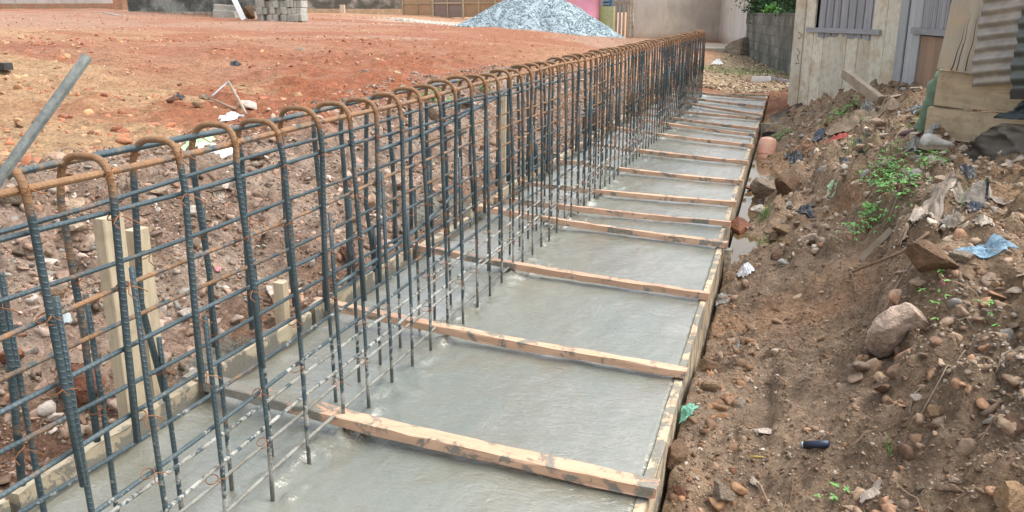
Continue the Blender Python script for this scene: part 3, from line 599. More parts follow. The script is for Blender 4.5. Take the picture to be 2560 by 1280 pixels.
# stack of paving blocks: every block its own object, all alike
BKM = simple('new sandcrete block', (.44, .44, .39), .9, 0, .18, 14, .4, c2=(.34, .35, .31))
def blk(sx, sy, sz, name='sandcrete_block'):
    bm = bmesh.new(); bmesh.ops.create_cube(bm, size=1); bmesh.ops.scale(bm, vec=(sx, sy, sz), verts=bm.verts); bmesh.ops.bevel(bm, geom=bm.edges[:], offset=.012, segments=1, affect='EDGES')
    me = bpy.data.meshes.new(name); bm.to_mesh(me); bm.free(); me.materials.append(BKM); return me
bA = at_D(650, 50, 27); bB = at_D(762, 52, 26.6); bd = (bB-bA)/np.linalg.norm(bB-bA); ang = math.atan2(bd[1], bd[0]); Lb = np.linalg.norm((bB-bA)[:2])
bms = [blk(.147, .42, .205), blk(.125, .42, .2), blk(.17, .42, .21), blk(.10, .42, .205)]; rb = random.Random(3)
for row in range(8):
    xx = 0
    while xx < Lb-.05:
        k = rb.choice([0, 0, 1, 2, 3]); wdt = (.147, .125, .17, .10)[k]+.006
        o = bpy.data.objects.new('sandcrete_block', bms[k]); COL.objects.link(o); dpt = rb.choice([0, 0, .03, -.03, .06, -.06, .1])
        c = bA+bd*(xx+wdt/2)+np.array([-bd[1], bd[0], 0])*dpt; o.location = (c[0], c[1], .93+.105+row*.212+rb.uniform(-.02, .02)); o.rotation_euler = (0, rb.uniform(-.03, .03), ang)
        tag(o, 'pale grey sandcrete block in the tall ragged stack before the far wall', 'block', 'sandcrete blocks stacked by the unfinished building'); xx += wdt
m_ = blk(.75, .35, .24, 'old_block'); 
for k, (px, py, Dp, rz) in enumerate([(566, 36, 28, .1), (568, 22, 28.05, .16)]):
    o = bpy.data.objects.new('old_block', m_); COL.objects.link(o); P = at_D(px, py, Dp); o.location = P; o.rotation_euler = (0, .06, ang+rz); tag(o, ['long old concrete block half buried in red earth left of the stack', 'long old concrete block resting on another left of the stack'][k], 'block')
P0, P1 = at_D(610, 50, 27), at_D(572, -30, 27.8); tag(plank('white_board', P0, P1, .16, .03, simple('white painted board', (.75, .76, .74), .6, 0, .08), up=(1, 0, 0), seed=3), 'white board leaning on the old blocks left of the block stack', 'board')
# rocks library ------------------------------------------------------
def ico(sub):
    bm = bmesh.new(); bmesh.ops.create_icosphere(bm, subdivisions=sub, radius=1); V = np.array([v.co[:] for v in bm.verts]); Fc = np.array([[v.index for v in f.verts] for f in bm.faces]); bm.free(); return V, Fc
I1, I2, I3, I4 = ico(1), ico(2), ico(3), ico(4)
def rock_mesh(seed, mat, ang=.5, flat=.7, sub=4):
    r = np.random.default_rng(seed); V, Fc = (I3 if sub == 3 else I4); V = V.copy()
    for k in range(int(12+ang*10)):      # chop flat facets
        n = r.normal(size=3); n /= np.linalg.norm(n); dd = r.uniform(.38, .78); t = V@n; V -= np.outer(np.clip(t-dd, 0, None), n)*.92
    q = V*2.2+r.uniform(0, 50); V = V*(1+.10*fbm(q[:, 0]+q[:, 2]*.7, q[:, 1]-q[:, 2]*.5, .8, 4, seed)[:, None]+.09*fbm(q[:, 0]*3+q[:, 2]*2, q[:, 1]*3-q[:, 2]*2.5, 1., 4, seed+3)[:, None])
    V /= np.abs(V).max(); V *= np.array([1, r.uniform(.65, .9), flat*r.uniform(.75, 1)])
    me = bpy.data.meshes.new('stone'); me.from_pydata(V.tolist(), [], Fc.tolist()); me.polygons.foreach_set('use_smooth', [False]*len(Fc)); me.materials.append(mat); me.update(); return me
def put_rock(px, py, wpx, key, label, seed=1, flat=.7, name='stone', rz=None, sink=.55, tilt=.25, cat='stone', aspect=1., at=None, group=None):
    P = hit(px, py) if at is None else np.array(at); D = (P-np.array([0, 0, H]))@FW; s = wpx*D/F/2/.82
    o = bpy.data.objects.new(name, rock_mesh(seed, RK[key], .5, flat)); COL.objects.link(o); r = random.Random(seed)
    o.location = (P[0], P[1], T(P[0], P[1])+s*flat*(1-sink)*.55 if at is None else P[2]); o.scale = (s, s*aspect, s); o.rotation_euler = (r.uniform(-tilt, tilt), r.uniform(-tilt, tilt), rz if rz is not None else r.uniform(0, 6)); tag(o, label, cat, group); return o
put_rock(626, 34, 34, 'brown', 'dark brown lump between the white board and the block stack', 5, 1.1, at=at_D(626, 34, 27.5))
# gravel heap ------------------------------------------------------
hc = at_D(1345, 80, 27.5); hcx, hcy = hc[0], hc[1]
e = empty('gravel_heap', (hcx, hcy, .7), 'big heap of blue grey crushed stone on the red earth', 'gravel heap')
def heap_z(x, y):
    u_ = (x-hcx)*FW[1]-(y-hcy)*FW[0]; v_ = (x-hcx)*FW[0]+(y-hcy)*FW[1]
    rr = np.sqrt(((u_-(-.05))/2.5)**2+(v_/2.0)**2); a = np.arctan2(v_, u_); rr = rr*(1+.07*np.sin(a*3+1)+.05*np.sin(a*7))
    return .56+1.62*np.clip(1.02-rr, -.2, 1) - .26*np.exp(-rr*rr*9)+.09*fbm(x, y, 1.1, 4, 77)
gxx = np.linspace(hcx-3.4, hcx+3.4, 110); gyy = np.linspace(hcy-3, hcy+3, 90); Xh, Yh = np.meshgrid(gxx, gyy); xh = Xh.ravel(); yh = Yh.ravel()
zh = heap_z(xh, yh)+.05*fbm(xh, yh, 5, 4, 7); ii = np.arange(110*90).reshape(90, 110); Fq = np.stack([ii[:-1, :-1].ravel(), ii[:-1, 1:].ravel(), ii[1:, 1:].ravel(), ii[1:, :-1].ravel()], 1)
keep = np.all(heap_z(xh, yh)[Fq] > base_h(xh, yh)[Fq]-.15, axis=1); o = fast_mesh('heap_core', np.stack([xh, yh, zh], 1), Fq[keep], M['grit'], smooth=True); adopt(o, e)
def pebbles(name, P, size, cols, mat, geo, jitter=.22, flat=.6, parent=None, seed=0):
    r = np.random.default_rng(seed); V0, F0 = geo; n = len(P); nv = len(V0)
    q = r.normal(size=(n, 4)); q /= np.linalg.norm(q, axis=1)[:, None]; a, b, c, d_ = q.T
    Rm = np.stack([np.stack([1-2*(c*c+d_*d_), 2*(b*c-d_*a), 2*(b*d_+c*a)], 1), np.stack([2*(b*c+d_*a), 1-2*(b*b+d_*d_), 2*(c*d_-b*a)], 1), np.stack([2*(b*d_-c*a), 2*(c*d_+b*a), 1-2*(b*b+c*c)], 1)], 1)
    sc = np.stack([np.ones(n), r.uniform(.6, .95, n), r.uniform(flat*.7, flat*1.1, n)], 1)
    Vb = np.repeat(V0[None], n, 0)
    for _ in range(6):
        nn = r.normal(size=(n, 3)); nn /= np.linalg.norm(nn, axis=1)[:, None]; tt = np.einsum('nvj,nj->nv', Vb, nn); Vb = Vb-np.clip(tt-r.uniform(.3, .65, (n, 1)), 0, None)[:, :, None]*nn[:, None, :]
    V = Vb*(1+r.uniform(-jitter, jitter, (n, nv, 1))*.7)*sc[:, None, :]*1.3; V = np.einsum('nij,nvj->nvi', Rm, V)*size[:, None, None]; V[:, :, 2] *= .8; V += P[:, None, :]
    Fc = (F0[None]+(np.arange(n)*nv)[:, None, None]).reshape(-1, 3); C = np.repeat(cols, nv, axis=0)
    o = fast_mesh(name, V.reshape(-1, 3), Fc, mat, C)
    if parent is not None: adopt(o, parent)
    return o
n = 16000; px_ = rng.uniform(hcx-3.2, hcx+3.2, n); py_ = rng.uniform(hcy-2.8, hcy+1.2, n); pz_ = heap_z(px_, py_); ok = pz_ > base_h(px_, py_)-.02; px_, py_, pz_ = px_[ok], py_[ok], pz_[ok]
gc = np.array([.40, .50, .54])*rng.uniform(.45, 1.35, (len(px_), 1)); o = pebbles('crushed_stone', np.stack([px_, py_, pz_+.015], 1), rng.uniform(.012, .034, len(px_)), gc, M['stone'], I1, parent=e, seed=4); tag(o, kind='stuff')
n = 1500; tt = rng.uniform(0, 1, n); a_, b_ = at_D(1000, 42, 33), at_D(1170, 62, 29); pp = a_+(b_-a_)*tt[:, None]+rng.normal(0, .35, (n, 3)); pp[:, 2] = terrain(pp[:, 0], pp[:, 1])+.01
o = pebbles('spilled_gravel', pp, rng.uniform(.02, .06, n), np.array([.62, .58, .5])*rng.uniform(.6, 1.2, (n, 1)), M['stone'], I1, seed=6); tag(o, kind='stuff')
# pink tank, green wall, shutter, grey gate -----------------------
P = at_D(1458, 20, 31.5); e = empty('water_tank', (P[0], P[1], .4), 'large pink plastic water tank behind the right side of the gravel heap', 'tank')
mb = MB(); mb.tube([(P[0], P[1], z_) for z_ in (.35, .5, 1.0, 1.05, 1.1, 1.6, 1.65, 1.7, 2.3, 2.5, 2.62)], [.56, .6, .6, .62, .6, .6, .62, .6, .6, .45, .2], 40); mb.build('tank_body', simple('pink plastic', (.85, .38, .50), .45, 0, .05, 4, .05), e, True)
MB().tube([(P[0], P[1], 2.62), (P[0], P[1], 2.7)], .2, 24).build('lid', simple('lid plastic', (.7, .3, .4), .5), e)
P = at_D(1408, 10, 31.8); MB().tube([(P[0], P[1], z_) for z_ in (.5, 1.58, 1.62)], [.42, .42, .36], 28).build('x', None); o = bpy.data.objects['x']; o.name = 'drum'; o.data.materials.append(simple('white plastic', (.85, .80, .80), .5, 0, .05)); tag(o, 'white plastic drum left of the pink tank behind the heap', 'drum')
P = at_D(1388, -4, 31); MB().box((P[0], P[1], 1.4), (.2, .12, .42)).build('y', None); o = bpy.data.objects['y']; o.name = 'jerrycan'; bm = bmesh.new(); bm.from_mesh(o.data); bmesh.ops.bevel(bm, geom=bm.edges[:], offset=.05, segments=2, affect='EDGES'); bm.to_mesh(o.data); bm.free(); o.data.materials.append(simple('yellow plastic', (.75, .6, .15), .5, 0, .05)); tag(o, 'yellow jerrycan peeking over the top of the gravel heap', 'jerrycan')
A, B = at_D(1498, 20, 31.5), at_D(1538, 22, 31); e = empty('green_wall', (A[0], A[1], .5), 'low lime green painted wall with blue louvred window above it', 'wall')
wall('wall', A, B, .1, 1.42, .2, plaster_mat('lime green paint', (.45, .55, .25), (.55, .55, .35), (.3, .4, .15), 2), e, n=3); A2 = A+(B-A)*.3
wall('upper_wall', A, A2, 1.42, 3.4, .18, PL1, e, n=2); wall('window_frame', A2, B, 2.5, 3.4, .16, PL1, e, n=2); wall('louvre', A2, A+(B-A)*.82, 1.43, 2.5, .06, simple('blue louvre', (.07, .16, .26), .4), e, n=2)
for k in range(9): c = A2+(A+(B-A)*.82-A2)*.5; MB().box((c[0]-.02, c[1]-.05, 1.5+k*.11), (.2, .012, .018)).build('slat', simple('pale blue slat', (.3, .42, .5), .4) if k == 0 else bpy.data.materials['pale blue slat'], e)
A, B = at_D(1536, 40, 30.5), at_D(1574, 40, 29.3); e = empty('timber_gate', (A[0], A[1], .3), 'weathered grey plank gate with upright bars beside the stained plaster wall', 'gate')
gd = (B-A)/np.linalg.norm(B-A)
for k in range(4): plank('plank', np.append((A+(B-A)*(k+.5)/4)[:2], .15), np.append((A+(B-A)*(k+.5)/4)[:2], 1.5+.05*(k % 2)), .125, .03, M['bars'] if k == 1 else M['log'], up=tuple(gd), parent=e, seed=300+k, n=4)
for k in range(8): c = A+(B-A)*(k+.5)/8; plank('bar', np.append(c[:2], 1.5), np.append(c[:2], 2.4), .03, .03, M['stake'] if k % 3 == 0 else M['bars'], up=tuple(gd), parent=e, seed=320+k, n=3)
plank('top_rail', np.append(A[:2], 1.53), np.append(B[:2], 1.56), .1, .05, M['log'], parent=e, seed=340)
# stained plaster house ------------------------------------------
A, Cn, E2 = at_D(1582, 60, 30), at_D(1806, 60, 31), at_D(1884, 60, 24.6)
e = empty('plaster_house', (Cn[0], Cn[1], .3), 'water stained beige plaster walls of a house beyond the far end of the cage', 'house')
wall('front_wall', A, Cn, -.1, 3.6, .25, PL2, e, n=20, rough=.004); wall('side_wall', Cn, E2, -.1, 3.6, .25, plaster_mat('pale pinkish plaster', (.66, .62, .57), (.58, .54, .49), (.48, .45, .41), .4, .2), e, n=14, rough=.004)
wall('rough_edge', at_D(1572, 60, 29.85), at_D(1584, 60, 29.85), -.1, 3.6, .34, simple('broken render edge', (.5, .44, .36), .95, 0, .35, 12, .8), e, n=3, rough=.03)
wall('rough_edge', at_D(1880, 60, 24.5), at_D(1888, 60, 24.45), .4, 3.6, .36, simple('exposed rubble edge', (.46, .41, .34), .95, 0, .4, 14, .8), e, n=3, rough=.03)
# terrace slab in front of it
t0, t1, t2, t3 = at_D(1560, 130, 24.6), at_D(1868, 130, 24.2), at_D(1878, 100, 28), at_D(1560, 100, 30)
mb = MB(); q = [t0, t1, t2, t3]; V = [(p[0], p[1], -.1) for p in q]+[(p[0], p[1], .24) for p in q]; mb.add(V, [(3, 2, 1, 0), (4, 5, 6, 7), (0, 1, 5, 4), (1, 2, 6, 5), (2, 3, 7, 6), (3, 0, 4, 7)])
o = mb.build('terrace', plaster_mat('worn screed', (.50, .42, .34), (.42, .36, .29), (.3, .26, .2), 1.)); tag(o, 'worn concrete terrace in front of the stained plaster house', 'terrace')
put_rock(0, 0, 70, 'grey', 'dark eroded concrete mound at the right corner of the terrace', 31, .8, at=tuple(at_D(1845, 122, 24.3)), tilt=.1, cat='rubble', name='rubble_mound')
# dark block fence towards the shack and the bushes behind --------
A, B = at_D(1872, 80, 25.2), at_D(2040, 80, 15.2)
wall('damp_block_fence', A, B, -.2, 1.2, .2, BK3, None, 'dark damp block fence running up to the white plank shack', 'wall', n=30, rough=.006)
def bush(name, c, rad, n, lab, cat, seed, size=.05, trunk=True):
    r = np.random.default_rng(seed); e = empty(name, (c[0], c[1], 0), lab, cat); V = []; Fc = []; cl = r.normal(size=(26, 3))*np.array(rad)*.55+np.array(c)
    which = r.integers(0, 26, n); P = cl[which]+r.normal(size=(n, 3))*np.array(rad)*.22; dr = r.normal(size=(n, 3)); dr /= np.linalg.norm(dr, axis=1)[:, None]
    up = np.cross(dr, r.normal(size=(n, 3))); up /= np.linalg.norm(up, axis=1)[:, None]; s = r.uniform(.6, 1.3, n)[:, None]*size
    Vv = np.stack([P-dr*s, P+up*s*.45, P+dr*s, P-up*s*.45], 1).reshape(-1, 3); Ff = np.arange(4*n).reshape(n, 4); o = fast_mesh('foliage', Vv, Ff, M['leafd'], smooth=False); adopt(o, e)
    for k in range(5 if trunk else 0): MB().tube([(c[0], c[1], -.1), (c[0]+r.normal(0, .2), c[1]+r.normal(0, .2), c[2]*.6), tuple(cl[k])], [.06, .04, .015], 7).build('stem', M['stem'], e, True)
P = at_D(1950, 10, 24); bush('hedge_bush', (P[0]+.5, P[1], 2.0), (1.0, .9, .9), 14000, 'dark green bush rising behind the damp block fence, left clump', 'bush', 5)
P = at_D(1940, 10, 29); bush('hedge_bush', (P[0], P[1], 2.1), (1.0, .9, 1.1), 9000, 'dark green bush filling the gap beside the plaster house', 'bush', 6)
P = at_D(2005, 10, 19); bush('hedge_bush', (P[0]+.4, P[1], 1.9), (.7, .7, .7), 9000, 'dark green bush behind the fence close to the shack corner', 'bush', 8)
P = at_D(1932, 24, 20.8); bush('fern', (P[0], P[1]+.05, 1.27), (.2, .12, .08), 260, 'bright green fern sprig on top of the damp block fence', 'plant', 9, .05, False)
bpy.data.objects[[o.name for o in bpy.data.objects if o.name.startswith('fern')][0]].children[0].data.materials[0] = M['leaf']

# ------------------------------------------------------------------ plank shack on the right
a0, a1 = at_D(1988, 75, 11.3)[:2], at_D(2284, 75, 8.98)[:2]; ed = (a1-a0)/np.linalg.norm(a1-a0); nr = np.array([ed[1], -ed[0]]); Ls = np.linalg.norm(a1-a0)
e = empty('plank_shack', (a0[0], a0[1], 0), 'weathered whitish plank shack with barred windows behind the rubbish heap', 'shack'); SH = e
def sp(s, off=0, z=0): q = a0+ed*s+nr*off; return (q[0], q[1], z)
def u_at(px, z): # distance along wall 1 for an image column
    r = ray(px, 75)[:2]; A_ = np.array([[r[0], -ed[0]], [r[1], -ed[1]]]); return np.linalg.solve(A_, a0)[1]
cols1 = [1988, 2013, 2037, 2062, 2092, 2122, 2150, 2183, 2216, 2250, 2270, 2284]
us = [u_at(c, 0) for c in cols1]
wl, wr_ = u_at(2047, 0), u_at(2190, 0)
rb = random.Random(9)
for k in range(len(us)-1):
    u0, u1 = us[k]+.003, us[k+1]-.003; c = (u0+u1)/2; mt = M['shackg'] if k in (9, 10) else M['shack']; inw = wl-.04 < c < wr_+.02
    spans = [(-.25, .985), (1.62, 2.5)] if inw else [(-.25, 2.5)]
    for (z0, z1) in spans:
        off = rb.uniform(-.006, .006)+(.012 if k in (0, 9) else 0)
        plank('wall_plank', sp(c, off, z0), sp(c, off, z1), u1-u0, .022, mt, up=(ed[0], ed[1], 0), parent=e, seed=400+k, n=8, warp=.0012)
win = empty('window', (0, 0, 0)); win.parent = e; win.matrix_parent_inverse = Matrix.Translation(-Vector(e['_o'])); win['_o'] = (0, 0, 0)
nb = 15
for k in range(nb):
    c = wl+(wr_-wl)*(k+.5)/nb; off = .004+.008*(k % 2); plank('slat', sp(c, off, .905+rb.uniform(0, .025)), sp(c, off, 1.66), (wr_-wl)/nb*.86, .016, M['bars'], up=(ed[0], ed[1], 0), parent=win, seed=440+k, n=4, warp=.001)
plank('sill', sp(u_at(2023, 0), .034, .995), sp(u_at(2208, 0), .034, .995), .055, .022, M['bars'], parent=win, seed=460, n=8)
plank('lintel', sp(u_at(2023, 0), .034, 1.64), sp(u_at(2208, 0), .034, 1.64), .055, .022, M['bars'], parent=win, seed=461, n=8)
mkm = simple('dark red paint', (.16, .04, .035), .7)
for pts in ([(2001, 76), (2012, 85), (2003, 92)], [(2002, 115), (2011, 128), (2003, 131), (2008, 145)], [(2001, 152), (2011, 149)]):
    P3 = []
    for (px, py) in pts:
        uu = u_at(px, 0); q = np.array(sp(uu, .0265)); D = q@FW; P3.append((q[0], q[1], H-(py-VY)*D/F*1.0))
    MB().tube(P3, .0045, 5).build('scratch_mark', mkm, e)
b0 = a1; b1 = at_D(2440, 75, 6.9)[:2]; ed2 = (b1-b0)/np.linalg.norm(b1-b0); nr2 = np.array([ed2[1], -ed2[0]]); nr2 = nr2 if nr2[0] < 0 else -nr2
def sp2(s, off=0, z=0): q = b0+ed2*s+nr2*off; return (q[0], q[1], z)
L2 = np.linalg.norm(b1-b0)
for k, (s0, s1, mt) in enumerate([(.01, .32, 'shackg'), (.33, .36, 'bars')]):
    plank('wall_plank', sp2((s0+s1)/2, 0, -.2), sp2((s0+s1)/2, 0, 2.5), s1-s0, .022, M[mt], up=(ed2[0], ed2[1], 0), parent=e, seed=480+k, n=8)
for k in range(6):
    s0 = .36+k*.3; plank('wall_plank', sp2(s0+.15, -.01, -.2), sp2(s0+.15, -.01, .985), .296, .02, M['tan'], up=(ed2[0], ed2[1], 0), parent=e, seed=490+k, n=6)
    plank('wall_plank', sp2(s0+.15, -.01, 1.7), sp2(s0+.15, -.01, 2.5), .296, .02, M['shackg'], up=(ed2[0], ed2[1], 0), parent=e, seed=497+k, n=6)
win2 = empty('window', (0, 0, 0)); win2.parent = e; win2.matrix_parent_inverse = Matrix.Translation(-Vector(e['_o'])); win2['_o'] = (0, 0, 0)
for k in range(12): plank('slat', sp2(.38+k*.075+.03, 0, 1.0), sp2(.38+k*.075+.03, .004, 1.72), .06, .016, M['bars'], up=(ed2[0], ed2[1], 0), parent=win2, seed=510+k, n=4)
plank('sill', sp2(.06, .03, 1.025), sp2(1.5, .03, 1.03), .06, .024, M['bars'], parent=win2, seed=530)
# near-black lining paints in the unlit inside so nothing shines through, back wall and iron roof
ins = simple('painted interior shade', (.03, .028, .025), .95)
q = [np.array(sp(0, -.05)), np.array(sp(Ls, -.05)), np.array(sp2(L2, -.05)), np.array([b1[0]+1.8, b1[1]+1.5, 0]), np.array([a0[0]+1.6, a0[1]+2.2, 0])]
mb = MB(); V = [(p[0], p[1], z_) for z_ in (-.2, 2.45) for p in q]; mb.add(V, [(k, (k+1) % 5, 5+(k+1) % 5, 5+k) for k in range(5)]+[(9, 8, 7, 6, 5)]); mb.build('shade_lining', ins, e)
q2 = [p+np.array([-.3*nr[0] if 0 else 0, 0, 0]) for p in q]; ctr = sum(q)/5
mb = MB(); V = [tuple(ctr+(p-ctr)*1.12+np.array([0, 0, z_])) for z_ in (2.5, 2.54) for p in q]; mb.add(V, [(k, (k+1) % 5, 5+(k+1) % 5, 5+k) for k in range(5)]+[(5, 6, 7, 8, 9), (4, 3, 2, 1, 0)]); mb.build('roof', M['dull'], e)

# ------------------------------------------------------------------ plank stall with leaning board, iron sheet, tarp
c0, c1 = at_D(2320, 300, 4.95), at_D(2600, 300, 4.42); cd = (c1-c0)[:2]/np.linalg.norm((c1-c0)[:2]); cn = np.array([cd[1], -cd[0]]); cn = cn if cn[1] < 0 else -cn
e = empty('plank_stall', (c0[0], c0[1], .4), 'low stall front of wide tan planks at the right, beside the seated person', 'stall'); ST = e
def s3(s, off=0, z=0): q = c0[:2]+cd*s+cn*off; return (q[0], q[1], z)
LS = np.linalg.norm((c1-c0)[:2])
plank('plank', s3(.03, 0, .785), s3(LS+.6, 0, .78), .205, .025, M['box'], up=(0, 0, 1), parent=e, seed=601, n=16, warp=.003)
plank('plank', s3(.0, .006, .59), s3(LS+.6, .004, .585), .17, .025, M['box'], up=(0, 0, 1), parent=e, seed=602, n=16, warp=.003)
plank('plank', s3(.05, -.03, .43), s3(.36, -.03, .41), .15, .025, M['box'], up=(0, 0, 1), parent=e, seed=603, n=8)
for s in (.1, .75): plank('post', s3(s, -.05, .2), s3(s, -.05, .88), .06, .05, M['log'], up=(cd[0], cd[1], 0), parent=e, seed=605, n=4)
pA, pB = np.array(s3(.155, .03, .885)), np.array(s3(.26, .03, 2.1)); o = plank('leaning_board', pA, pB, .225, .03, M['lean'], up=(cd[0], cd[1], 0), seed=610, n=14, warp=.004, bow=-.0); tag(o, 'split weathered board standing on the stall planks beside the iron sheet', 'board')
dk = simple('dark crack', (.05, .035, .025), .95)
for k, (x0_, x1_, zz0, zz1) in enumerate([(.125, .175, .89, 1.17), (.155, .19, .89, 1.21), (.205, .235, .89, 1.24), (.07, .13, 1.3, 1.45)]):
    MB().tube([s3(x0_+(x1_-x0_)*q_+.006*math.sin(q_*3.1)+.003*math.sin(q_*13+k), .0463, zz0+(zz1-zz0)*q_) for q_ in np.linspace(0, 1, 9)], [.0028-.0026*q_ for q_ in np.linspace(0, 1, 9)], 5).build('split', dk, o); bpy.context.view_layer.update()
    ch = o.children[-1]; ch.matrix_parent_inverse = o.matrix_world.inverted()
# corrugated sheet
def corr(name, S0, S1, z0, z1, off, amp, pitch, mat, label, slope=.18, edge=0, seed=1):
    nu, nv_ = 40, int((z1-z0)/pitch*10); V = []; r = np.random.default_rng(seed); th = .0015
    for sgn in (0, 1):
        for j in range(nv_+1):
            for i in range(nu+1):
                s = S0+(S1-S0)*i/nu; zz = z0+(z1-z0)*j/nv_; ph = 2*math.pi*(zz-z0)/pitch; o_ = off+amp*math.sin(ph)+.006*math.sin(i*.12+1)*math.sin(zz*4)+sgn*th
                curl = .03*max(0, 1-(zz-z0)/.12)**2; q = s3(s+(.006*math.sin(j*.21)+.006*vn(np.array([j*.15]), np.array([3.]))[0] if i == 0 else 0), o_-curl, zz+slope*(s-S0)+.002*math.sin(i*.13+j*.02)); V.append(q)
    N = (nu+1)*(nv_+1); Fc = []
    for j in range(nv_):
        for i in range(nu): a = j*(nu+1)+i; Fc += [(a, a+1, a+nu+2, a+nu+1), (N+a, N+a+nu+1, N+a+nu+2, N+a+1)]
    o = mk(name, V, Fc, mat, None, True); tag(o, label, 'iron sheet'); return o
corr('corrugated_sheet', .26, .55, .805, 2.2, .075, .0085, .064, M['dull'], 'dented grey corrugated iron sheet hanging in front of the stall planks', .16)
corr('corrugated_sheet', .49, 1.3, .78, 2.2, .11, .009, .07, simple('dark galvanised iron', (.12, .13, .12), .5, .4, .3, 10, .2), 'dark corrugated iron sheet at the right edge over the tarp', .1, seed=3)
# dark tarp bunched at the right
def tarp(name, corners, mat, label, amp=.05, seed=3, n=40, cat='tarp'):
    a, b, c, d_ = [np.array(p, float) for p in corners]; V = []; U_ = np.linspace(0, 1, n+1); S, T_ = np.meshgrid(U_, U_); S = S.ravel(); T_ = T_.ravel()
    P = (a*((1-S)*(1-T_))[:, None]+b*(S*(1-T_))[:, None]+c*(S*T_)[:, None]+d_*((1-S)*T_)[:, None]); nn = np.cross(b-a, d_-a); nn /= np.linalg.norm(nn)
    f = fbm(S*2+T_*1.5, T_*.8-S*.3, 2.2, 4, seed); rg = 1-np.abs(fbm(S*1.2-T_, T_*1.4+S, 2.6, 3, seed+2)); P = P+nn*((f*.9+rg*.6)*amp)[:, None]
    ex = fbm(S*3, T_*3, 1.7, 3, seed+8)*.04; P = P+(b-a)[None]*(ex*((S < .05)|(S > .95)))[:, None]
    ii = np.arange((n+1)**2).reshape(n+1, n+1); Fq = np.stack([ii[:-1, :-1].ravel(), ii[:-1, 1:].ravel(), ii[1:, 1:].ravel(), ii[1:, :-1].ravel()], 1)
    N = len(P); P2 = P-nn*.004; V = np.vstack([P, P2]); Fq = np.vstack([Fq, Fq[:, ::-1]+N]); ring = np.concatenate([ii[0, :-1], ii[:-1, -1], ii[-1, :0:-1], ii[:0:-1, 0]]); k = len(ring)
    Fq = np.vstack([Fq, np.stack([ring, np.roll(ring, -1), np.roll(ring, -1)+N, ring+N], 1)]); o = fast_mesh(name, V, Fq, mat, smooth=True); tag(o, label, cat); return o
DT = simple('black tarpaulin', (.018, .03, .032), .42, 0, .3, 8, .3)
DT2 = simple('mud stained dark sheet', (.075, .06, .048), .7, 0, .4, 7, .5, c2=(.13, .11, .085))
tarp('tarp', [s3(.49, .16, .66), s3(.95, .2, .70), s3(.95, .2, .98), s3(.66, .12, .84)], DT, 'glossy black tarpaulin corner bunched over the stall planks at the right edge', .045, 3)
tarp('tarp', [s3(.22, .09, .375), s3(.95, .3, .28), s3(1.05, .2, .66), s3(.52, .13, .64)], DT2, 'mud stained dark sheet sagging to the ground at the foot of the stall', .07, 12)
tarp('tarp', [s3(.50, .20, .30), s3(1.0, .42, .2), s3(1.1, .3, .42), s3(.66, .26, .47)], DT2, 'lower fold of brown stained sheet on the soil at the right edge', .05, 15)
o = plank('short_bar', s3(.56, .19, .80), s3(.95, .2, .82), .05, .04, simple('charred wood', (.04, .035, .03), .8), parent=None, seed=620); tag(o, 'charred stick end under the dark iron sheet at the right edge', 'timber')
bpy.context.view_layer.update()

# ------------------------------------------------------------------ gravel, clods and stones
def scatter(n, x0, x1, y0, y1, D0, keepf=None, seed=0):
    r = np.random.default_rng(seed); x = r.uniform(x0, x1, n*4); y = y0+(y1-y0)*r.uniform(0, 1, n*4)**1.4
    D = np.sqrt(x*x+y*y+1); k = r.uniform(0, 1, n*4) < np.minimum(1, (D0/D)**1.6)
    if keepf is not None: k &= keepf(x, y)
    return x[k][:n], y[k][:n]
def palette(r, n, cols, wts, var=.22):
    c = np.array(cols)[r.choice(len(cols), n, p=np.array(wts)/sum(wts))]; return c*r.uniform(1-var, 1+var, (n, 1))
def pebble_field(name, n, box, D0, smin, smax, pw, cols, wts, seed, keepf=None, jit=.22, flat=.7, far_k=.0025, split=.017):
    r = np.random.default_rng(seed+100); x, y = scatter(n, *box, D0, keepf, seed); m = len(x); D = np.sqrt(x*x+y*y+1)
    s = smin+(smax-smin)*r.uniform(0, 1, m)**pw; s = np.maximum(s, far_k*D); z = terrain(x, y)-s*.08; c = palette(r, m, cols, wts)
    for nm_, mask, geo in (('gravel', s < split, I1), ('rubble', s >= split, I2)):
        if mask.sum() == 0: continue
        o = pebbles(nm_, np.stack([x, y, z], 1)[mask], s[mask], c[mask], M['stone'], geo, jit if geo is I1 else jit*.55, flat, seed=seed); tag(o, kind='stuff')
beige = (.38, .29, .225); pink = (.38, .25, .18); brn = (.21, .14, .095); wht = (.56, .49, .42); gry = (.26, .235, .2); rdd = (.34, .16, .09); dkb = (.12, .085, .06)
clump = lambda sd, f, t: (lambda x, y: fbm(x, y, f, 4, sd) > t)
pebble_field('bank', 30000, (-3.7, -1.73, .6, 13.2), 2.6, .003, .019, 3.2, [beige, pink, brn, wht, gry, dkb], [3, 3, 6, .7, 2, 2], 1, clump(301, 1.7, -.25), .32, .6, .0016)
pebble_field('bank2', 3000, (-3.6, -1.75, .9, 13.2), 4, .010, .042, 2.2, [beige, pink, brn, wht, gry, dkb], [4, 3, 4, 1.1, 2, 2], 2, clump(305, 1.3, -.3), .5, .6)
pebble_field('red', 7000, (-22, -3.3, 2.5, 33), 6, .006, .022, 2.5, [(.60, .44, .32), (.44, .19, .10), (.35, .13, .07), (.52, .33, .18)], [1.1, 4, 3, 2], 3, clump(311, .9, -.2), far_k=.0013)
pebble_field('redc', 1800, (-14, -3.4, 2.5, 16), 6, .02, .06, 3, [(.40, .17, .09), (.34, .13, .07), (.50, .30, .16)], [3, 2, 2], 4, clump(315, .6, .05), .2, .6)
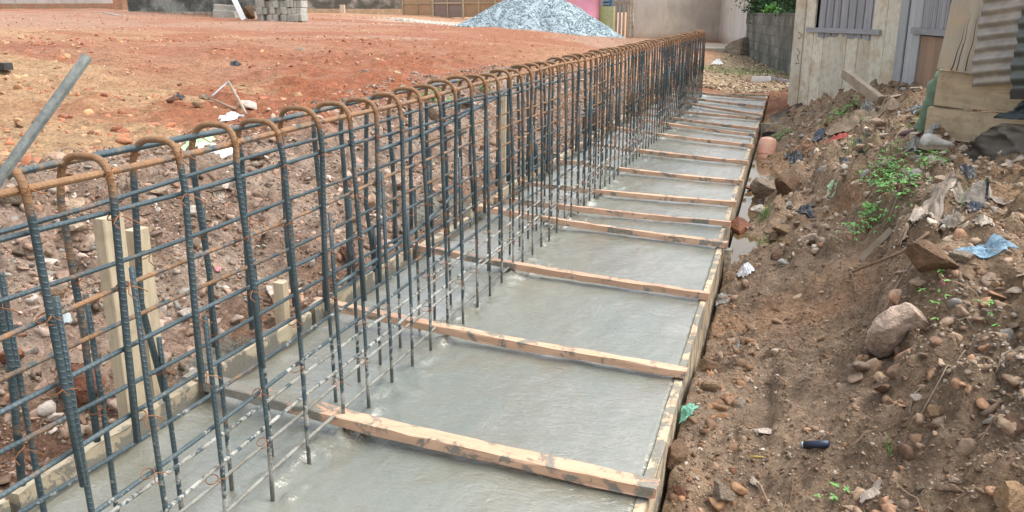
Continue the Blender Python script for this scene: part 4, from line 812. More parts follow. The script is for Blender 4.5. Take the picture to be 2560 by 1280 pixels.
pebble_field('right', 26000, (-.21, 2.2, .5, 10.5), 2.2, .0025, .012, 3.0, [(.22, .14, .08), (.29, .2, .13), (.38, .3, .22), (.14, .095, .06), (.5, .43, .35), (.27, .15, .08)], [4, 3, 1.6, 3, .5, 2], 5, clump(321, 1.9, -.3), .35, .65, .0013)
pebble_field('rightb', 6000, (.35, 2.2, 1.0, 4.2), 2.6, .004, .0125, 2, [(.30, .24, .18), (.42, .34, .27), (.20, .15, .11), (.56, .5, .43)], [4, 2.4, 3, .8], 6, lambda x, y: (fbm(x, y, 2.4, 4, 66) > .02)*(x > .45), .08, .85)
pebble_field('rightc', 420, (-.2, 2.0, .9, 9.5), 3.5, .013, .032, 2.6, [(.22, .13, .075), (.29, .18, .11), (.36, .27, .19), (.17, .10, .06)], [4, 3, 1.2, 3], 7, clump(325, 1.6, -.1), .5, .7)
pebble_field('path', 5200, (-1.7, .6, 14.0, 24), 16, .014, .055, 2.4, [(.40, .30, .19), (.31, .22, .14), (.23, .16, .10), (.50, .42, .31)], [3, 3, 4, 1], 8, clump(341, .8, -.4), .35, .4, .001, .03)
pebble_field('rightd', 26000, (-.21, 2.0, .9, 4.2), 2.0, .0022, .0075, 2.0, [(.26, .17, .11), (.34, .24, .16), (.44, .36, .27), (.16, .11, .07), (.58, .5, .42), (.33, .19, .11)], [4, 3, 2, 3, .7, 2], 51, clump(331, 2.6, -.35), .4, .6, .0012)
pebble_field('clods', 4200, (-.2, 2.2, .9, 10), 3, .007, .034, 3.0, [(.30, .205, .135), (.36, .25, .165), (.24, .17, .12), (.38, .22, .13)], [4, 3, 3, 2], 52, clump(333, 1.1, -.1), .6, .6)
pebble_field('clodsl', 3600, (-3.7, -1.75, .9, 12), 3, .007, .032, 3.0, [(.28, .19, .14), (.34, .24, .18), (.22, .16, .12), (.34, .19, .12)], [4, 3, 3, 2], 53, clump(335, 1.1, -.1), .6, .6)
pebble_field('chips', 2600, (.05, 2.0, 4.2, 10.2), 6, .010, .042, 2.4, [(.46, .37, .28), (.36, .28, .20), (.26, .19, .13), (.56, .48, .38), (.30, .28, .25), (.36, .20, .12)], [4, 4, 3, 1.4, 1.5, 1.5], 54, None, .6, .4)
pebble_field('chipsb', 1100, (.55, 2.0, 2.2, 4.6), 5, .008, .030, 2.4, [(.44, .35, .26), (.34, .26, .18), (.25, .18, .12), (.56, .48, .38), (.30, .28, .25)], [4, 4, 3, 1.4, 1.5], 55, None, .6, .4)
# rim of clods pressed against the outside of the right form
pebble_field('rim', 260, (-.205, -.03, 1.1, 4.4), 4, .010, .03, 1.8, [(.30, .17, .09), (.24, .14, .08), (.36, .24, .16)], [3, 2, 1], 9, None, .5, .8)
SHARE = {k: [rock_mesh(500+i*7+hash(k) % 1 + len(k), RK[k], .5, .75, 3) for i in range(3)] for k in RK}
def field(n, box, D0, s0, s1, keys, label, group, seed, keepf=None):
    x, y = scatter(n, *box, D0, keepf, seed); r = random.Random(seed)
    for a, b in zip(x, y):
        s = s0+(s1-s0)*r.random()**2.2; k = r.choice(keys); o = bpy.data.objects.new('stone', r.choice(SHARE[k])); COL.objects.link(o)
        o.location = (a, b, T(a, b)+s*.22); o.scale = (s, s*r.uniform(.7, 1.1), s*r.uniform(.7, 1.1)); o.rotation_euler = (r.uniform(-.5, .5), r.uniform(-.5, .5), r.uniform(0, 6)); tag(o, label, 'stone', group)
field(60, (-3.5, -1.8, 1.2, 11), 4, .025, .065, ['lime', 'lime', 'pink', 'brown', 'grey', 'white'], 'loose pale lump of rubble on the bank behind the rebar cage', 'lumps on the left rubble bank', 21)
field(44, (-.1, 2.0, 1.1, 9), 4, .022, .05, ['brown', 'brown', 'grey', 'och', 'lime'], 'small earthy stone on the brown ground right of the slab', 'stones on the right ground', 22)
field(60, (.2, 1.6, 5.2, 10), 6, .03, .08, ['lime', 'grey', 'brown', 'och'], 'stone bedded in the rubbish heap before the white shack', 'stones in the heap', 23)
field(26, (-9, -3.6, 3.5, 12), 6, .03, .07, ['och', 'red', 'red'], 'clod of red or ochre earth lying on the cleared ground', 'clods on the red ground', 24)
STN = [(2248, 852, 195, 'pink', 'large flat pinkish slab stone stuck in the right bank', 1, .95), (2325, 668, 150, 'brown', 'big round earth coated boulder below the blue cloth', 2, .7), (2400, 660, 70, 'grey', 'smaller boulder on the right shoulder of the earth coated boulder', 3, .7),
       (1690, 1150, 100, 'brown', 'large brown clod beside the right form near the bottom', 4, .75), (1805, 1258, 95, 'grey', 'smooth beige stone at the bottom edge of the photo', 5, .6), (1700, 1245, 60, 'red', 'reddish clod left of the smooth beige stone', 35, .7), (1757, 872, 62, 'brown', 'brown clod leaning on the right form beside the grey rag', 6, .8),
       (1775, 925, 92, 'brown', 'wide flat brown clod below the grey rag', 7, .55), (1778, 975, 62, 'och', 'tan wedge shaped stone under the wide brown clod', 8, .6), (1848, 1018, 56, 'grey', 'rounded brown grey stone on the trodden path', 9, .6), (2208, 990, 60, 'brown', 'egg shaped brown stone on the trodden path below the slab stone', 10, .7),
       (2290, 1008, 38, 'white', 'white and grey broken stone right of the egg shaped one', 11, .7), (1913, 1082, 52, 'white', 'thin flat white stone lying on the path', 12, .35), (1740, 1208, 24, 'white', 'small bright white pebble near the beige stone', 13, .8), (1848, 585, 84, 'red', 'angular reddish clod at the near end of the puddle', 14, .65),
       (1905, 485, 84, 'grey', 'wet grey brown boulder standing in the puddle', 15, .7), (1965, 480, 100, 'brown', 'large cracked brown boulder beside the puddle', 16, .8), (1876, 475, 28, 'red', 'little red stone poking out of the puddle', 17, .6), (1965, 585, 70, 'och', 'tan clod above the grass patch', 18, .5), (1952, 645, 84, 'brown', 'flat orange brown clod right of the white plastic bag', 19, .4),
       (2025, 610, 44, 'pink', 'square tan stone on the lower heap slope', 20, .7), (2530, 1260, 130, 'och', 'big tan lump cut by the lower right corner', 21, .8), (2150, 380, 40, 'lime', 'pale stone beside the dark blue scrap on the heap', 22, .7), (1935, 600, 44, 'brown', 'brown clod by the grass patch near the form', 23, .7), (2330, 1040, 52, 'och', 'pointed tan stone with a yellow patch at the foot of the bank', 24, .9),
       (2380, 1225, 40, 'lime', 'pale round stone in the gravel at lower right', 25, .6), (2300, 1235, 44, 'grey', 'grey oval stone in the gravel at lower right', 26, .8), (2470, 790, 40, 'grey', 'grey cobble among the white pebbles under the blue cloth', 27, .7), (2350, 455, 50, 'lime', 'pale stone below the white sneaker', 28, .6), (1835, 1180, 26, 'red', 'small red clod near the yellow wrapper', 29, .7),
       (195, 990, 190, 'red', 'great red brown clod in the washed out hollow behind the left form', 30, .75), (40, 900, 90, 'red', 'reddish clod at the far left edge behind the bars', 32, .7), (45, 512, 90, 'grey', 'brown grey boulder behind the first bar at the left edge', 33, .6), (622, 268, 48, 'white', 'white lump at the end of the sticks on the red earth', 34, .8), (655, 395, 80, 'lime', 'tan boulder behind the white packaging', 36, .6),
       (555, 478, 70, 'white', 'whitish boulder on the rubble bank left of centre', 37, .5), (195, 590, 56, 'lime', 'long tan stone on the rubble bank at left', 38, .6), (190, 520, 80, 'lime', 'pale chalky boulder at the top of the left rubble bank', 39, .6), (930, 520, 70, 'lime', 'pale boulder seen between bars at mid bank', 40, .7), (1090, 300, 66, 'lime', 'rounded pale boulder near the green tuft', 41, .7), (1170, 262, 56, 'white', 'white boulder right of the green tuft', 42, .7),
       (1000, 470, 60, 'pink', 'pinkish stone low on the middle bank', 43, .7), (870, 640, 60, 'red', 'red clod on the bank above the second crosspiece', 44, .8), (965, 620, 56, 'pink', 'pink stone close to the left form in mid cage', 45, .8), (1355, 185, 50, 'lime', 'pale stone on top of the far bank', 46, .6), (230, 770, 60, 'grey', 'grey white stone beside the grey tile', 47, .7), (1360, 330, 60, 'grey', 'dark capped stone behind the dense bars', 48, .7), (1490, 265, 50, 'lime', 'pale stone behind the far half of the cage', 49, .7)]
for (px, py, wpx, k, lab, sd, fl) in STN: put_rock(px, py, wpx, k, lab, 700+sd, fl)

# ------------------------------------------------------------------ litter and rags lying on the soil
def frame(px, py):
    P = hit(px, py); D = (P-np.array([0, 0, H]))@FW; rt = CR[:, 0]; return P, D, rt, FW
def rag(name, px, py, w, h, rot, mat, label, cat, seed=0, amp=.12, n=26, rough=.35, lift=.006, group=None):
    """crumpled thin sheet lying on the ground; w,h in photo pixels"""
    P, D, rt, fw = frame(px, py); k = D/F; co, si = math.cos(rot), math.sin(rot)
    Ux = (hitb(px+co*w/2, py-si*w/2)-hitb(px-co*w/2, py+si*w/2))[:2]/2; Vx = (hitb(px, py-h/2)-hitb(px, py+h/2))[:2]/2
    lu, lv, l0 = np.linalg.norm(Ux), np.linalg.norm(Vx), w*k/2; Ux *= min(1, 1.7*l0/lu); Vx = Vx/max(lv, 1e-4)*min(lv, 1.3*l0); a = np.linalg.norm(Ux); b = np.linalg.norm(Vx)
    if name == 'blue_cloth': P = PAD; a, b, Ux, Vx = w*k/2, w*k/2*.45, rt[:2], fw[:2]; rt, fw = Ux, Vx
    else: rt, fw = Ux/max(a, 1e-5), Vx/max(b, 1e-5)
    rot = 0.
    c, s = math.cos(rot), math.sin(rot); U_ = np.linspace(-1, 1, n+1); S, T_ = np.meshgrid(U_, U_); S = S.ravel(); T_ = T_.ravel()
    rr = np.maximum(abs(S), abs(T_)); th = np.arctan2(T_, S); norm = np.sqrt(S*S+T_*T_)+1e-6; R1 = rr*(1+rough*fbm(np.cos(th)*1.5+seed, np.sin(th)*1.5, 1.6, 3, seed)*1.6); S, T_ = S/norm*R1, T_/norm*R1
    u_ = S*a; v_ = T_*b; u2, v2 = u_*c-v_*s, u_*s+v_*c; x = P[0]+rt[0]*u2+fw[0]*v2; y = P[1]+rt[1]*u2+fw[1]*v2; sz = max(a, b)
    rg = 1-np.abs(fbm(S*2.1+seed+.6*T_, T_*1.6, 1.9, 4, seed+1))*2.6; f2 = fbm(S*3+seed, T_*3, 1.2, 3, seed+2)
    z = base_h(x, y)*.0+terrain(x, y)*.35+T(P[0], P[1])*.0+(terrain(P[0]+(x-P[0])*.6, P[1]+(y-P[1])*.6))*.65+lift+amp*sz*(np.clip(rg, 0, 1)*(1-rr**3)*.9+.35*f2*(1-rr**2)); z = np.maximum(z, terrain(x, y)+lift*.6+amp*sz*.12*(1+f2))
    V = np.stack([x, y, z], 1); ii = np.arange((n+1)**2).reshape(n+1, n+1); Fq = np.stack([ii[:-1, :-1].ravel(), ii[:-1, 1:].ravel(), ii[1:, 1:].ravel(), ii[1:, :-1].ravel()], 1)
    N = len(V); V = np.vstack([V, V-np.array([0, 0, .0025])]); Fq = np.vstack([Fq, Fq[:, ::-1]+N]); ring = np.concatenate([ii[0, :-1], ii[:-1, -1], ii[-1, :0:-1], ii[:0:-1, 0]]); Fq = np.vstack([Fq, np.stack([ring, np.roll(ring, -1), np.roll(ring, -1)+N, ring+N], 1)])
    o = fast_mesh(name, V, Fq, mat, smooth=True); return tag(o, label, cat, group)
RB = simple('light blue cloth', (.24, .37, .47), .85, 0, .35, 30, .6, c2=(.18, .27, .34)); RW = simple('dirty white cloth', (.40, .34, .28), .9, 0, .4, 22, .7, c2=(.25, .2, .15)); RK_ = simple('black plastic film', (.025, .028, .032), .35, 0, .4, 25, .4)
RR = simple('red plastic film', (.42, .07, .05), .5, 0, .3, 25, .3); RP = simple('clear plastic film', (.62, .63, .64), .25, 0, .15, 25, .4); RG = simple('green plastic film', (.14, .36, .25), .5, 0, .3, 25, .3); RY = simple('yellow wrapper', (.48, .34, .09), .5, 0, .2, 25)
RC = simple('grey rag', (.30, .29, .26), .9, 0, .4, 30, .5, c2=(.18, .16, .14)); RT = simple('tan sacking', (.34, .25, .17), .95, 0, .3, 30, .5, c2=(.25, .18, .12)); RN = simple('navy plastic', (.05, .065, .09), .45, 0, .4, 25); RS = simple('white foam', (.68, .67, .66), .7, 0, .05, 25)
RPK = simple('pink plastic', (.7, .22, .3), .5, 0, .1) if 0 else simple('pink wrapper', (.70, .22, .27), .5, 0, .2, 40); RLG = simple('pale green wrapper', (.38, .52, .32), .5, 0, .2, 40)
rag('blue_cloth', 2468, 638, 150, 34, -.12, RB, 'light blue cloth crumpled on the right bank', 'cloth', 1, .24, 44)
rag('plastic_bag', 1862, 682, 46, 44, .2, RP, 'small clear white plastic bag on the soil beside the form', 'plastic bag', 2, .3)
rag('rag', 1795, 758, 54, 30, .1, RC, 'grey crumpled rag next to the right form', 'rag', 3, .3)
rag('rag', 1842, 878, 50, 50, 1.0, RC, 'grey paper scrap between brown clods beside the form', 'rag', 4, .25)
rag('cloth_strip', 2330, 522, 120, 44, .5, RW, 'broad dirty white cloth folded across the right bank', 'cloth', 5, .16, 32)
rag('cloth_strip', 2440, 508, 190, 16, .1, RW, 'long narrow cloth strip running to the right edge', 'cloth', 6, .1, 34)
rag('cloth_strip', 2370, 556, 90, 22, .1, RW, 'ragged cloth strip below the broad white cloth', 'cloth', 7, .2, 30)
rag('cloth_strip', 2270, 570, 66, 60, .9, RT, 'brownish wad of cloth below the broad white cloth', 'cloth', 8, .3)
rag('sacking', 2150, 305, 150, 26, .25, RT, 'long tan strip of sacking curving over the heap top', 'sacking', 9, .22, 32)
rag('sacking', 2210, 318, 110, 34, -.1, RT, 'second tan sacking scrap on the heap beside the long strip', 'sacking', 10, .25, 28)
rag('plastic_scrap', 2012, 528, 56, 24, .3, RK_, 'black plastic scrap in the middle of the right slope', 'plastic scrap', 11, .35)
rag('plastic_scrap', 2465, 487, 60, 30, -.3, RK_, 'black plastic scrap beside the long cloth strip', 'plastic scrap', 12, .35)
rag('plastic_scrap', 2440, 522, 60, 26, 0, RN, 'dark blue plastic scrap under the long cloth strip', 'plastic scrap', 13, .3)
rag('plastic_scrap', 2418, 434, 36, 22, 0, RK_, 'black plastic tuft below the stall planks', 'plastic scrap', 14, .5)
rag('plastic_scrap', 1985, 388, 50, 26, .3, RK_, 'shiny black bag above the puddle boulders', 'plastic bag', 15, .35)
rag('plastic_scrap', 2050, 342, 44, 16, .6, RN, 'blue and white bag fold left of the red plastic', 'plastic bag', 16, .3)
rag('plastic_scrap', 2096, 343, 56, 14, .4, RR, 'torn red plastic strip on the heap', 'plastic scrap', 17, .25)
rag('plastic_scrap', 2112, 408, 40, 18, 0, RN, 'dark blue scrap in the middle of the heap', 'plastic scrap', 18, .35)
rag('plastic_scrap', 2150, 372, 44, 20, 0, RK_, 'black scrap beside the pale stone on the heap', 'plastic scrap', 19, .35)
rag('wrapper', 2076, 484, 30, 18, 0, RLG, 'pale green wrapper on the right slope', 'wrapper', 20, .15)
rag('plastic_scrap', 1718, 1030, 48, 36, .4, RG, 'torn green plastic beside the right form', 'plastic scrap', 21, .3)
rag('wrapper', 1892, 1148, 32, 9, 0, RY, 'yellow wrapper trodden into the path', 'wrapper', 22, .12)
rag('wrapper', 2356, 706, 20, 9, 0, RPK, 'little red and white wrapper under the round boulder', 'wrapper', 23, .3)
rag('plastic_scrap', 2285, 281, 44, 14, .1, RB, 'blue plastic scrap at the foot of the green trouser leg', 'plastic scrap', 24, .3)
rag('rag', 2178, 1252, 52, 26, .2, RW, 'pale rag at the bottom edge on the gravel', 'rag', 25, .25)
rag('plastic_scrap', 1885, 1225, 30, 20, .2, RW, 'white crumbly scrap beside the smooth beige stone', 'rag', 26, .3)
rag('plastic_scrap', 2460, 560, 50, 20, .2, RW, 'tan paper scrap right of the ragged cloth', 'paper', 27, .3)
rag('rag', 2160, 268, 60, 22, 0, RC, 'grey rag pile beside the timber offcut on the heap', 'rag', 28, .4)
rag('packaging', 545, 372, 84, 34, 0, RS, 'flat white foam packaging on the rubble bank', 'packaging', 30, .06)
rag('plastic_bag', 575, 300, 56, 30, .1, RP, 'grey white bag at the edge of the red earth', 'plastic bag', 31, .3)
rag('plastic_scrap', 500, 355, 80, 20, .1, RLG, 'pale green scrap behind the top rail beside the white foam', 'plastic scrap', 32, .2)
rag('plastic_scrap', 540, 480, 44, 22, -.4, RW, 'white shell like scrap on the rubble bank', 'scrap', 33, .3)
rag('wrapper', 545, 676, 18, 12, 0, RPK, 'pink bottle cap sized wrapper in the rubble', 'wrapper', 34, .4)
rag('plastic_scrap', 30, 838, 60, 24, 0, RK_, 'black plastic by the left edge behind the bars', 'plastic scrap', 35, .4)
rag('tile', 160, 798, 80, 26, -.05, simple('grey tile', (.32, .36, .37), .6, 0, .1), 'flat grey tile piece behind the doubled bars', 'tile', 36, .02, 12, .12)
rag('rag', 445, 248, 30, 12, .1, RK_, 'small dark rag on the red earth left of the sticks', 'rag', 37, .5)
rag('plastic_scrap', 588, 164, 26, 8, 0, RK_, 'tiny dark scrap alone on the red earth', 'scrap', 38, .6)
rag('plastic_bag', 172, 218, 26, 14, 0, RC, 'grey plastic scrap behind the leaning bar', 'plastic scrap', 39, .4)
rag('plastic_scrap', 752, 123, 24, 10, 0, RW, 'pale scrap on the red earth above mid cage', 'scrap', 40, .3)
rag('plastic_bag', 1795, 162, 34, 16, 0, RP, 'black and white bag on the stony path beyond the slab', 'plastic bag', 41, .5)
rag('plastic_bag', 1905, 262, 40, 12, 0, RT, 'brown cloth scrap behind the last crosspieces', 'rag', 42, .3)
def stick(name, pts, r, mat, label, cat='stick', lift=.012, sides=7):
    P = []
    for q in pts:
        h_ = hit(q[0], q[1]); P.append((h_[0], h_[1], h_[2]+(q[2] if len(q) > 2 else lift)))
    o = MB().tube(P, r, sides).build(name, mat, None, True); return tag(o, label, cat)
def on(px, py, up=0.): p = hit(px, py); return (p[0], p[1], p[2]+up)
tag(plank('timber_offcut', on(2200, 262, .03), tuple(np.array(on(2200, 262, .03))+np.array(at_D(2122, 200, 8.9)-at_D(2200, 262, 8.3))), .085, .06, M['log'], seed=701, n=10), 'weathered timber offcut lying up the heap against the shack', 'timber')
tag(plank('wood_strip', on(2152, 656, .015), on(2228, 590, .03), .03, .012, M['log'], up=(.4, .2, 1), seed=702, n=10), 'thin split wood strip on the bank below the green weeds', 'timber')
tag(plank('white_board', on(1880, 204, .05), on(1925, 206, .05), .1, .03, simple('white board', (.72, .72, .70), .6, 0, .06), seed=703), 'short white board lying on the stony path', 'board')
tag(plank('dark_board', on(1925, 203, .06), on(1985, 214, .05), .05, .03, M['bars'], seed=704), 'dark narrow board beside the white one on the stony path', 'board')
stick('stick', [(530, 250, .03), (573, 230, .09)], .008, M['bars'], 'dark broken stick over the red earth, upper one of three'); stick('stick', [(573, 230, .09), (596, 262, .05), (616, 292, .02)], .011, M['log'], 'brown stick sloping down to the rubble bank'); stick('stick', [(528, 256, .03), (588, 279, .02)], .009, M['log'], 'short brown stick lying flat under the other two')
put_rock(514, 250, 34, 'grey', 'grey lump at the end of the dark broken stick', 801, .8)
stick('stick', [(905, 182, .03), (985, 206, .02)], .012, M['log'], 'pale stick on the red earth above the cage top')
stick('stick', [(2020, 290, .03), (2150, 283, .02)], .008, RW, 'thin pale cord stretched across the heap') if 0 else stick('cord', [(2225, 296, .03), (2265, 289, .03), (2300, 283, .04)], .006, RW, 'pale cord beside the blue scrap near the trouser leg', 'cord')
P = np.array(on(2010, 1120, .01)); Q = np.array(on(2072, 1119, .012)); o = MB().tube([P, P*.5+Q*.5, Q], .011, 14).build('battery', simple('dark blue casing', (.03, .04, .07), .35, .3, .1), None, True); tag(o, 'dark blue and silver battery lying on the path', 'battery'); MB().tube([P-(Q-P)*.12, P], .010, 12).build('metal_cap', simple('silver cap', (.4, .42, .44), .4, .8, .05), None, True); ch = bpy.data.objects['metal_cap']; ch.parent = o
MB().box(tuple(np.array(on(4, 176, .04))), (.10, .05, .035)).build('dark_brick', simple('dark brick', (.05, .05, .05), .9, 0, .4, 20)); tag(bpy.data.objects['dark_brick'], 'dark brick half cut by the left edge on the ochre earth', 'brick')
stick('white_stick', [(255, 31), (300, 40)], .015, RS, 'small white stick with a red end near the far left wall')
# bent iron sheet lying at the shack corner
A_, B_ = at_D(1945, 298, 9.3), at_D(2026, 262, 9.9); ax = (B_-A_); L = np.linalg.norm(ax); ax /= L; sd = np.cross(ax, [0, 0, 1]); sd /= np.linalg.norm(sd); V = []; nA, nB = 20, 10
for sg in (0, 1):
    for i in range(nA+1):
        for j in range(nB+1):
            t_ = j/nB; th = -1.3+2.0*t_; ww = .12*(1-.35*(i/nA-.5)**2); V.append(tuple(A_+ax*L*i/nA+sd*(ww*math.sin(th))+np.array([0, 0, 1])*(-ww*math.cos(th)*.9+.05+.006*math.sin(i*.9)+.003*sg)))
N = (nA+1)*(nB+1); Fc = [(i*(nB+1)+j, (i+1)*(nB+1)+j, (i+1)*(nB+1)+j+1, i*(nB+1)+j+1) for i in range(nA) for j in range(nB)]; Fc += [tuple(N+q for q in f[::-1]) for f in Fc]
o = mk('bent_iron_sheet', V, Fc, simple('dark weathered iron', (.11, .10, .095), .5, .5, .35, 14, .3, c2=(.2, .17, .14)), None, True); tag(o, 'bent dark iron trough lying against the shack corner', 'iron sheet')
# plastic pail tipped in the puddle
P = at_z(1912, 392, -.115); e = empty('plastic_pail', (P[0], P[1], -.115), 'salmon plastic pail tipped over in the muddy puddle', 'pail')
tl = Vector((.10, .38, .9)).normalized(); ax = np.array(tl); c_ = np.array([P[0], P[1], -.135]); rad = .082; body = [c_-ax*.05, c_, c_+ax*.03, c_+ax*.12, c_+ax*.17, c_+ax*.195, c_+ax*.205]
MB().tube(body, [rad*.97, rad, rad, rad*1.02, rad*.98, rad*.85, rad*.55], 36).build('pail_body', simple('salmon plastic', (.66, .36, .25), .45, 0, .12, 12, .1, c2=(.60, .40, .30)), e, True)
MB().tube([c_+ax*.028, c_+ax*.034, c_+ax*.042], [rad*1.0, rad*1.035, rad*1.0], 36).build('rim', simple('muddy salmon plastic', (.48, .25, .16), .6, 0, .2), e, True)
# torn shoe lying in the puddle
rag('rubber_sheet', 1888, 528, 56, 26, .5, simple('torn black rubber', (.05, .04, .035), .6, 0, .3), 'torn black rubber flap at the near edge of the puddle', 'rubber', 51, .5)
put_rock(1898, 528, 38, 'white', 'whitish rounded lump under the torn rubber flap', 803, .8)

# white sneaker and grey cloth below the seated person
def shoe(name, px, py, yaw, L, col, sole, label, at=None, parent=None):
    P = np.array(on(px, py)) if at is None else np.array(at); V = []; n, m = 16, 12; c, s = math.cos(yaw), math.sin(yaw)
    wd = [.30, .37, .38, .36, .33, .31, .32, .35, .38, .41, .42, .42, .40, .35, .26, .14, .04]; ht = [.34, .46, .50, .50, .48, .45, .42, .38, .34, .30, .27, .25, .23, .21, .17, .11, .05]
    for i in range(n+1):
        for j in range(m):
            th = 2*math.pi*j/m; a = math.cos(th)*wd[i]/2*L; b = (math.sin(th)*.5+.5)*ht[i]*L*.8+.06*L; t_ = (i/n-.3)*L; V.append((P[0]+c*t_-s*a, P[1]+s*t_+c*a, P[2]+b))
    Fc = [(i*m+j, i*m+(j+1) % m, (i+1)*m+(j+1) % m, (i+1)*m+j) for i in range(n) for j in range(m)]+[tuple(range(m-1, -1, -1)), tuple(n*m+j for j in range(m))]
    if parent is None: e = empty(name, P, label, 'shoe')
    else: e = parent
    up_ = mk('upper', V, Fc, col, e, True); V2 = []
    for i in range(n+1):
        for zz in (0, .09*L):
            for sg in (-1, 1): V2.append((P[0]+c*(i/n-.3)*L-s*sg*wd[i]*.54*L, P[1]+s*(i/n-.3)*L+c*sg*wd[i]*.54*L, P[2]+zz))
    Fc = []
    for i in range(n): a = i*4; b = a+4; Fc += [(a, b, b+1, a+1), (a+2, a+3, b+3, b+2), (a, a+2, b+2, b), (a+1, b+1, b+3, a+3)]
    Fc += [(0, 1, 3, 2), (n*4, n*4+2, n*4+3, n*4+1)]; so_ = mk('sole', V2, Fc, sole, e); return e, up_, so_
shoe('sneaker', 2328, 372, .35, .19, simple('grubby white canvas', (.55, .52, .47), .8, 0, .2, 40), simple('rubber sole', (.35, .28, .2), .8), 'worn white sneaker lying in front of the stall planks')
rag('cloth_pile', 2292, 362, 66, 30, .3, RC, 'grey and black cloth bunched beside the white sneaker', 'cloth', 61, .4)
rag('paper_scrap', 2338, 398, 44, 22, -.1, RW, 'pale cardboard scrap below the white sneaker', 'cardboard', 62, .12)

# ------------------------------------------------------------------ seated person behind the stall planks
PE = empty('person', s3(.1, -.25, .455), 'person in green trousers and dark shoes sitting behind the stall planks', 'person'); PE['label'] = 'person in green trousers and purple brown shoes sitting behind the stall planks'
PS_ = .06
def skin(name, J, E_, mat, sub=2):
    me = bpy.data.meshes.new(name); me.from_pydata([j[:3] for j in J], E_, []); o = bpy.data.objects.new(name, me); COL.objects.link(o)
    md = o.modifiers.new('s', 'SKIN'); 
    for k, j in enumerate(J): sv2 = me.skin_vertices[0].data[k]; sv2.radius = (j[3], j[4] if len(j) > 4 else j[3]); sv2.use_root = (k == 0)
    o.modifiers.new('u', 'SUBSURF').levels = sub
    dg = bpy.context.evaluated_depsgraph_get(); ev = o.evaluated_get(dg); m2 = bpy.data.meshes.new_from_object(ev); o.modifiers.clear(); o.data = m2; m2.materials.clear(); m2.materials.append(mat)
    m2.polygons.foreach_set('use_smooth', [True]*len(m2.polygons)); adopt(o, PE); return o
def q3(s, off, z, r, r2=None): p = s3(s-PS_, off+.02, z); return (p[0], p[1], p[2], r, r2 or r)
skn = simple('brown skin', (.12, .06, .035), .5, 0, .1, 30, .1); J = []; E_ = []
def chain(pts, start=None):
    idx = []
    for p in pts: J.append(p); idx.append(len(J)-1)
    if start is not None: E_.append((start, idx[0]))
    for a, b in zip(idx, idx[1:]): E_.append((a, b))
    return idx
sp_ = chain([q3(.48, -.26, .90, .115), q3(.50, -.26, 1.02, .105), q3(.50, -.26, 1.18, .12), q3(.49, -.26, 1.32, .10), q3(.47, -.26, 1.40, .05), q3(.46, -.26, 1.46, .052), q3(.44, -.26, 1.53, .078, .085), q3(.44, -.26, 1.61, .075, .085), q3(.45, -.26, 1.66, .05)])
for sg in (-1, 1):
    o_ = -.26+sg*.115; lg = chain([q3(.46, o_, .885, .088), q3(.22, o_, .87, .072), q3(.045, o_, .835, .055), q3(.015, o_, .70, .052), q3(-.02, o_, .56, .036), q3(-.03, o_, .50, .034), q3(-.08, o_, .475, .028), q3(-.14, o_, .47, .02)], sp_[0])
    o_ = -.26+sg*.19; ar = chain([q3(.49, o_, 1.33, .05), q3(.46, o_+sg*.03, 1.18, .042), q3(.42, o_+sg*.035, 1.06, .036), q3(.30, o_, 1.0, .03), q3(.20, o_-sg*.05, .965, .022), q3(.165, o_-sg*.06, .955, .022)], sp_[3])
    for f_ in range(4): chain([q3(.13, o_-sg*(.035+.017*f_), .952, .0085), q3(.105-.004*abs(f_-1), o_-sg*(.035+.017*f_), .945, .008), q3(.088, o_-sg*(.035+.017*f_), .93, .007)], ar[-1])
    chain([q3(.165, o_-sg*.025, .95, .009), q3(.14, o_-sg*.012, .942, .0085)], ar[-2])
body = skin('body', J, E_, skn); J = []; E_ = []
# face features joined to the head: nose and ears as tiny parts, eyes and mouth
hx = .44
def dot(nm, s, off, z, r, mat): s -= PS_; off += .02; o = MB().tube([s3(s-r*.4, off, z), s3(s, off, z), s3(s+r*.6, off, z)], [r*.4, r, r*.6], 8).build(nm, mat, PE, True); return o
dot('nose', hx-.088, -.26, 1.545, .014, skn); dot('mouth', hx-.078, -.26, 1.51, .016, simple('lips', (.2, .07, .05), .5))
for sg in (-1, 1): dot('eye', hx-.072, -.26+sg*.03, 1.575, .010, simple('eye white', (.6, .58, .55), .3)); dot('ear', hx+.01, -.26+sg*.085, 1.56, .018, skn)
GT = simple('sage green trousers', (.13, .19, .125), .9, 0, .2, 22, .5, c2=(.16, .235, .165)); 
c0_ = chain([q3(.48, -.26, .91, .135), q3(.49, -.26, 1.0, .12)])
for sg in (-1, 1):
    o_ = -.26+sg*.115; chain([q3(.45, o_, .885, .105), q3(.22, o_, .872, .088), q3(.06, o_, .84, .068), q3(.022, o_, .79, .066), q3(.012, o_, .70, .066), q3(-.012, o_, .60, .06), q3(-.03, o_, .535, .064), q3(-.035, o_, .505, .066)], c0_[0])
tr = skin('trousers', J, E_, GT, 3); J = []; E_ = []
for v in tr.data.vertices:      # cloth folds
    v.co += v.normal*(.007*math.sin(v.co.z*38+v.co.x*45+2*math.sin(v.co.y*30))+.003*math.sin(v.co.z*75-v.co.y*70))
c0_ = chain([q3(.48, -.26, .97, .13), q3(.50, -.26, 1.08, .125), q3(.50, -.26, 1.2, .138), q3(.49, -.26, 1.33, .115), q3(.475, -.26, 1.385, .07)])
for sg in (-1, 1): o_ = -.26+sg*.19; chain([q3(.49, o_, 1.33, .066), q3(.46, o_+sg*.03, 1.18, .06), q3(.425, o_+sg*.035, 1.08, .055)], c0_[3])
skin('shirt', J, E_, simple('faded blue shirt', (.12, .17, .26), .9, 0, .15)); J = []; E_ = []
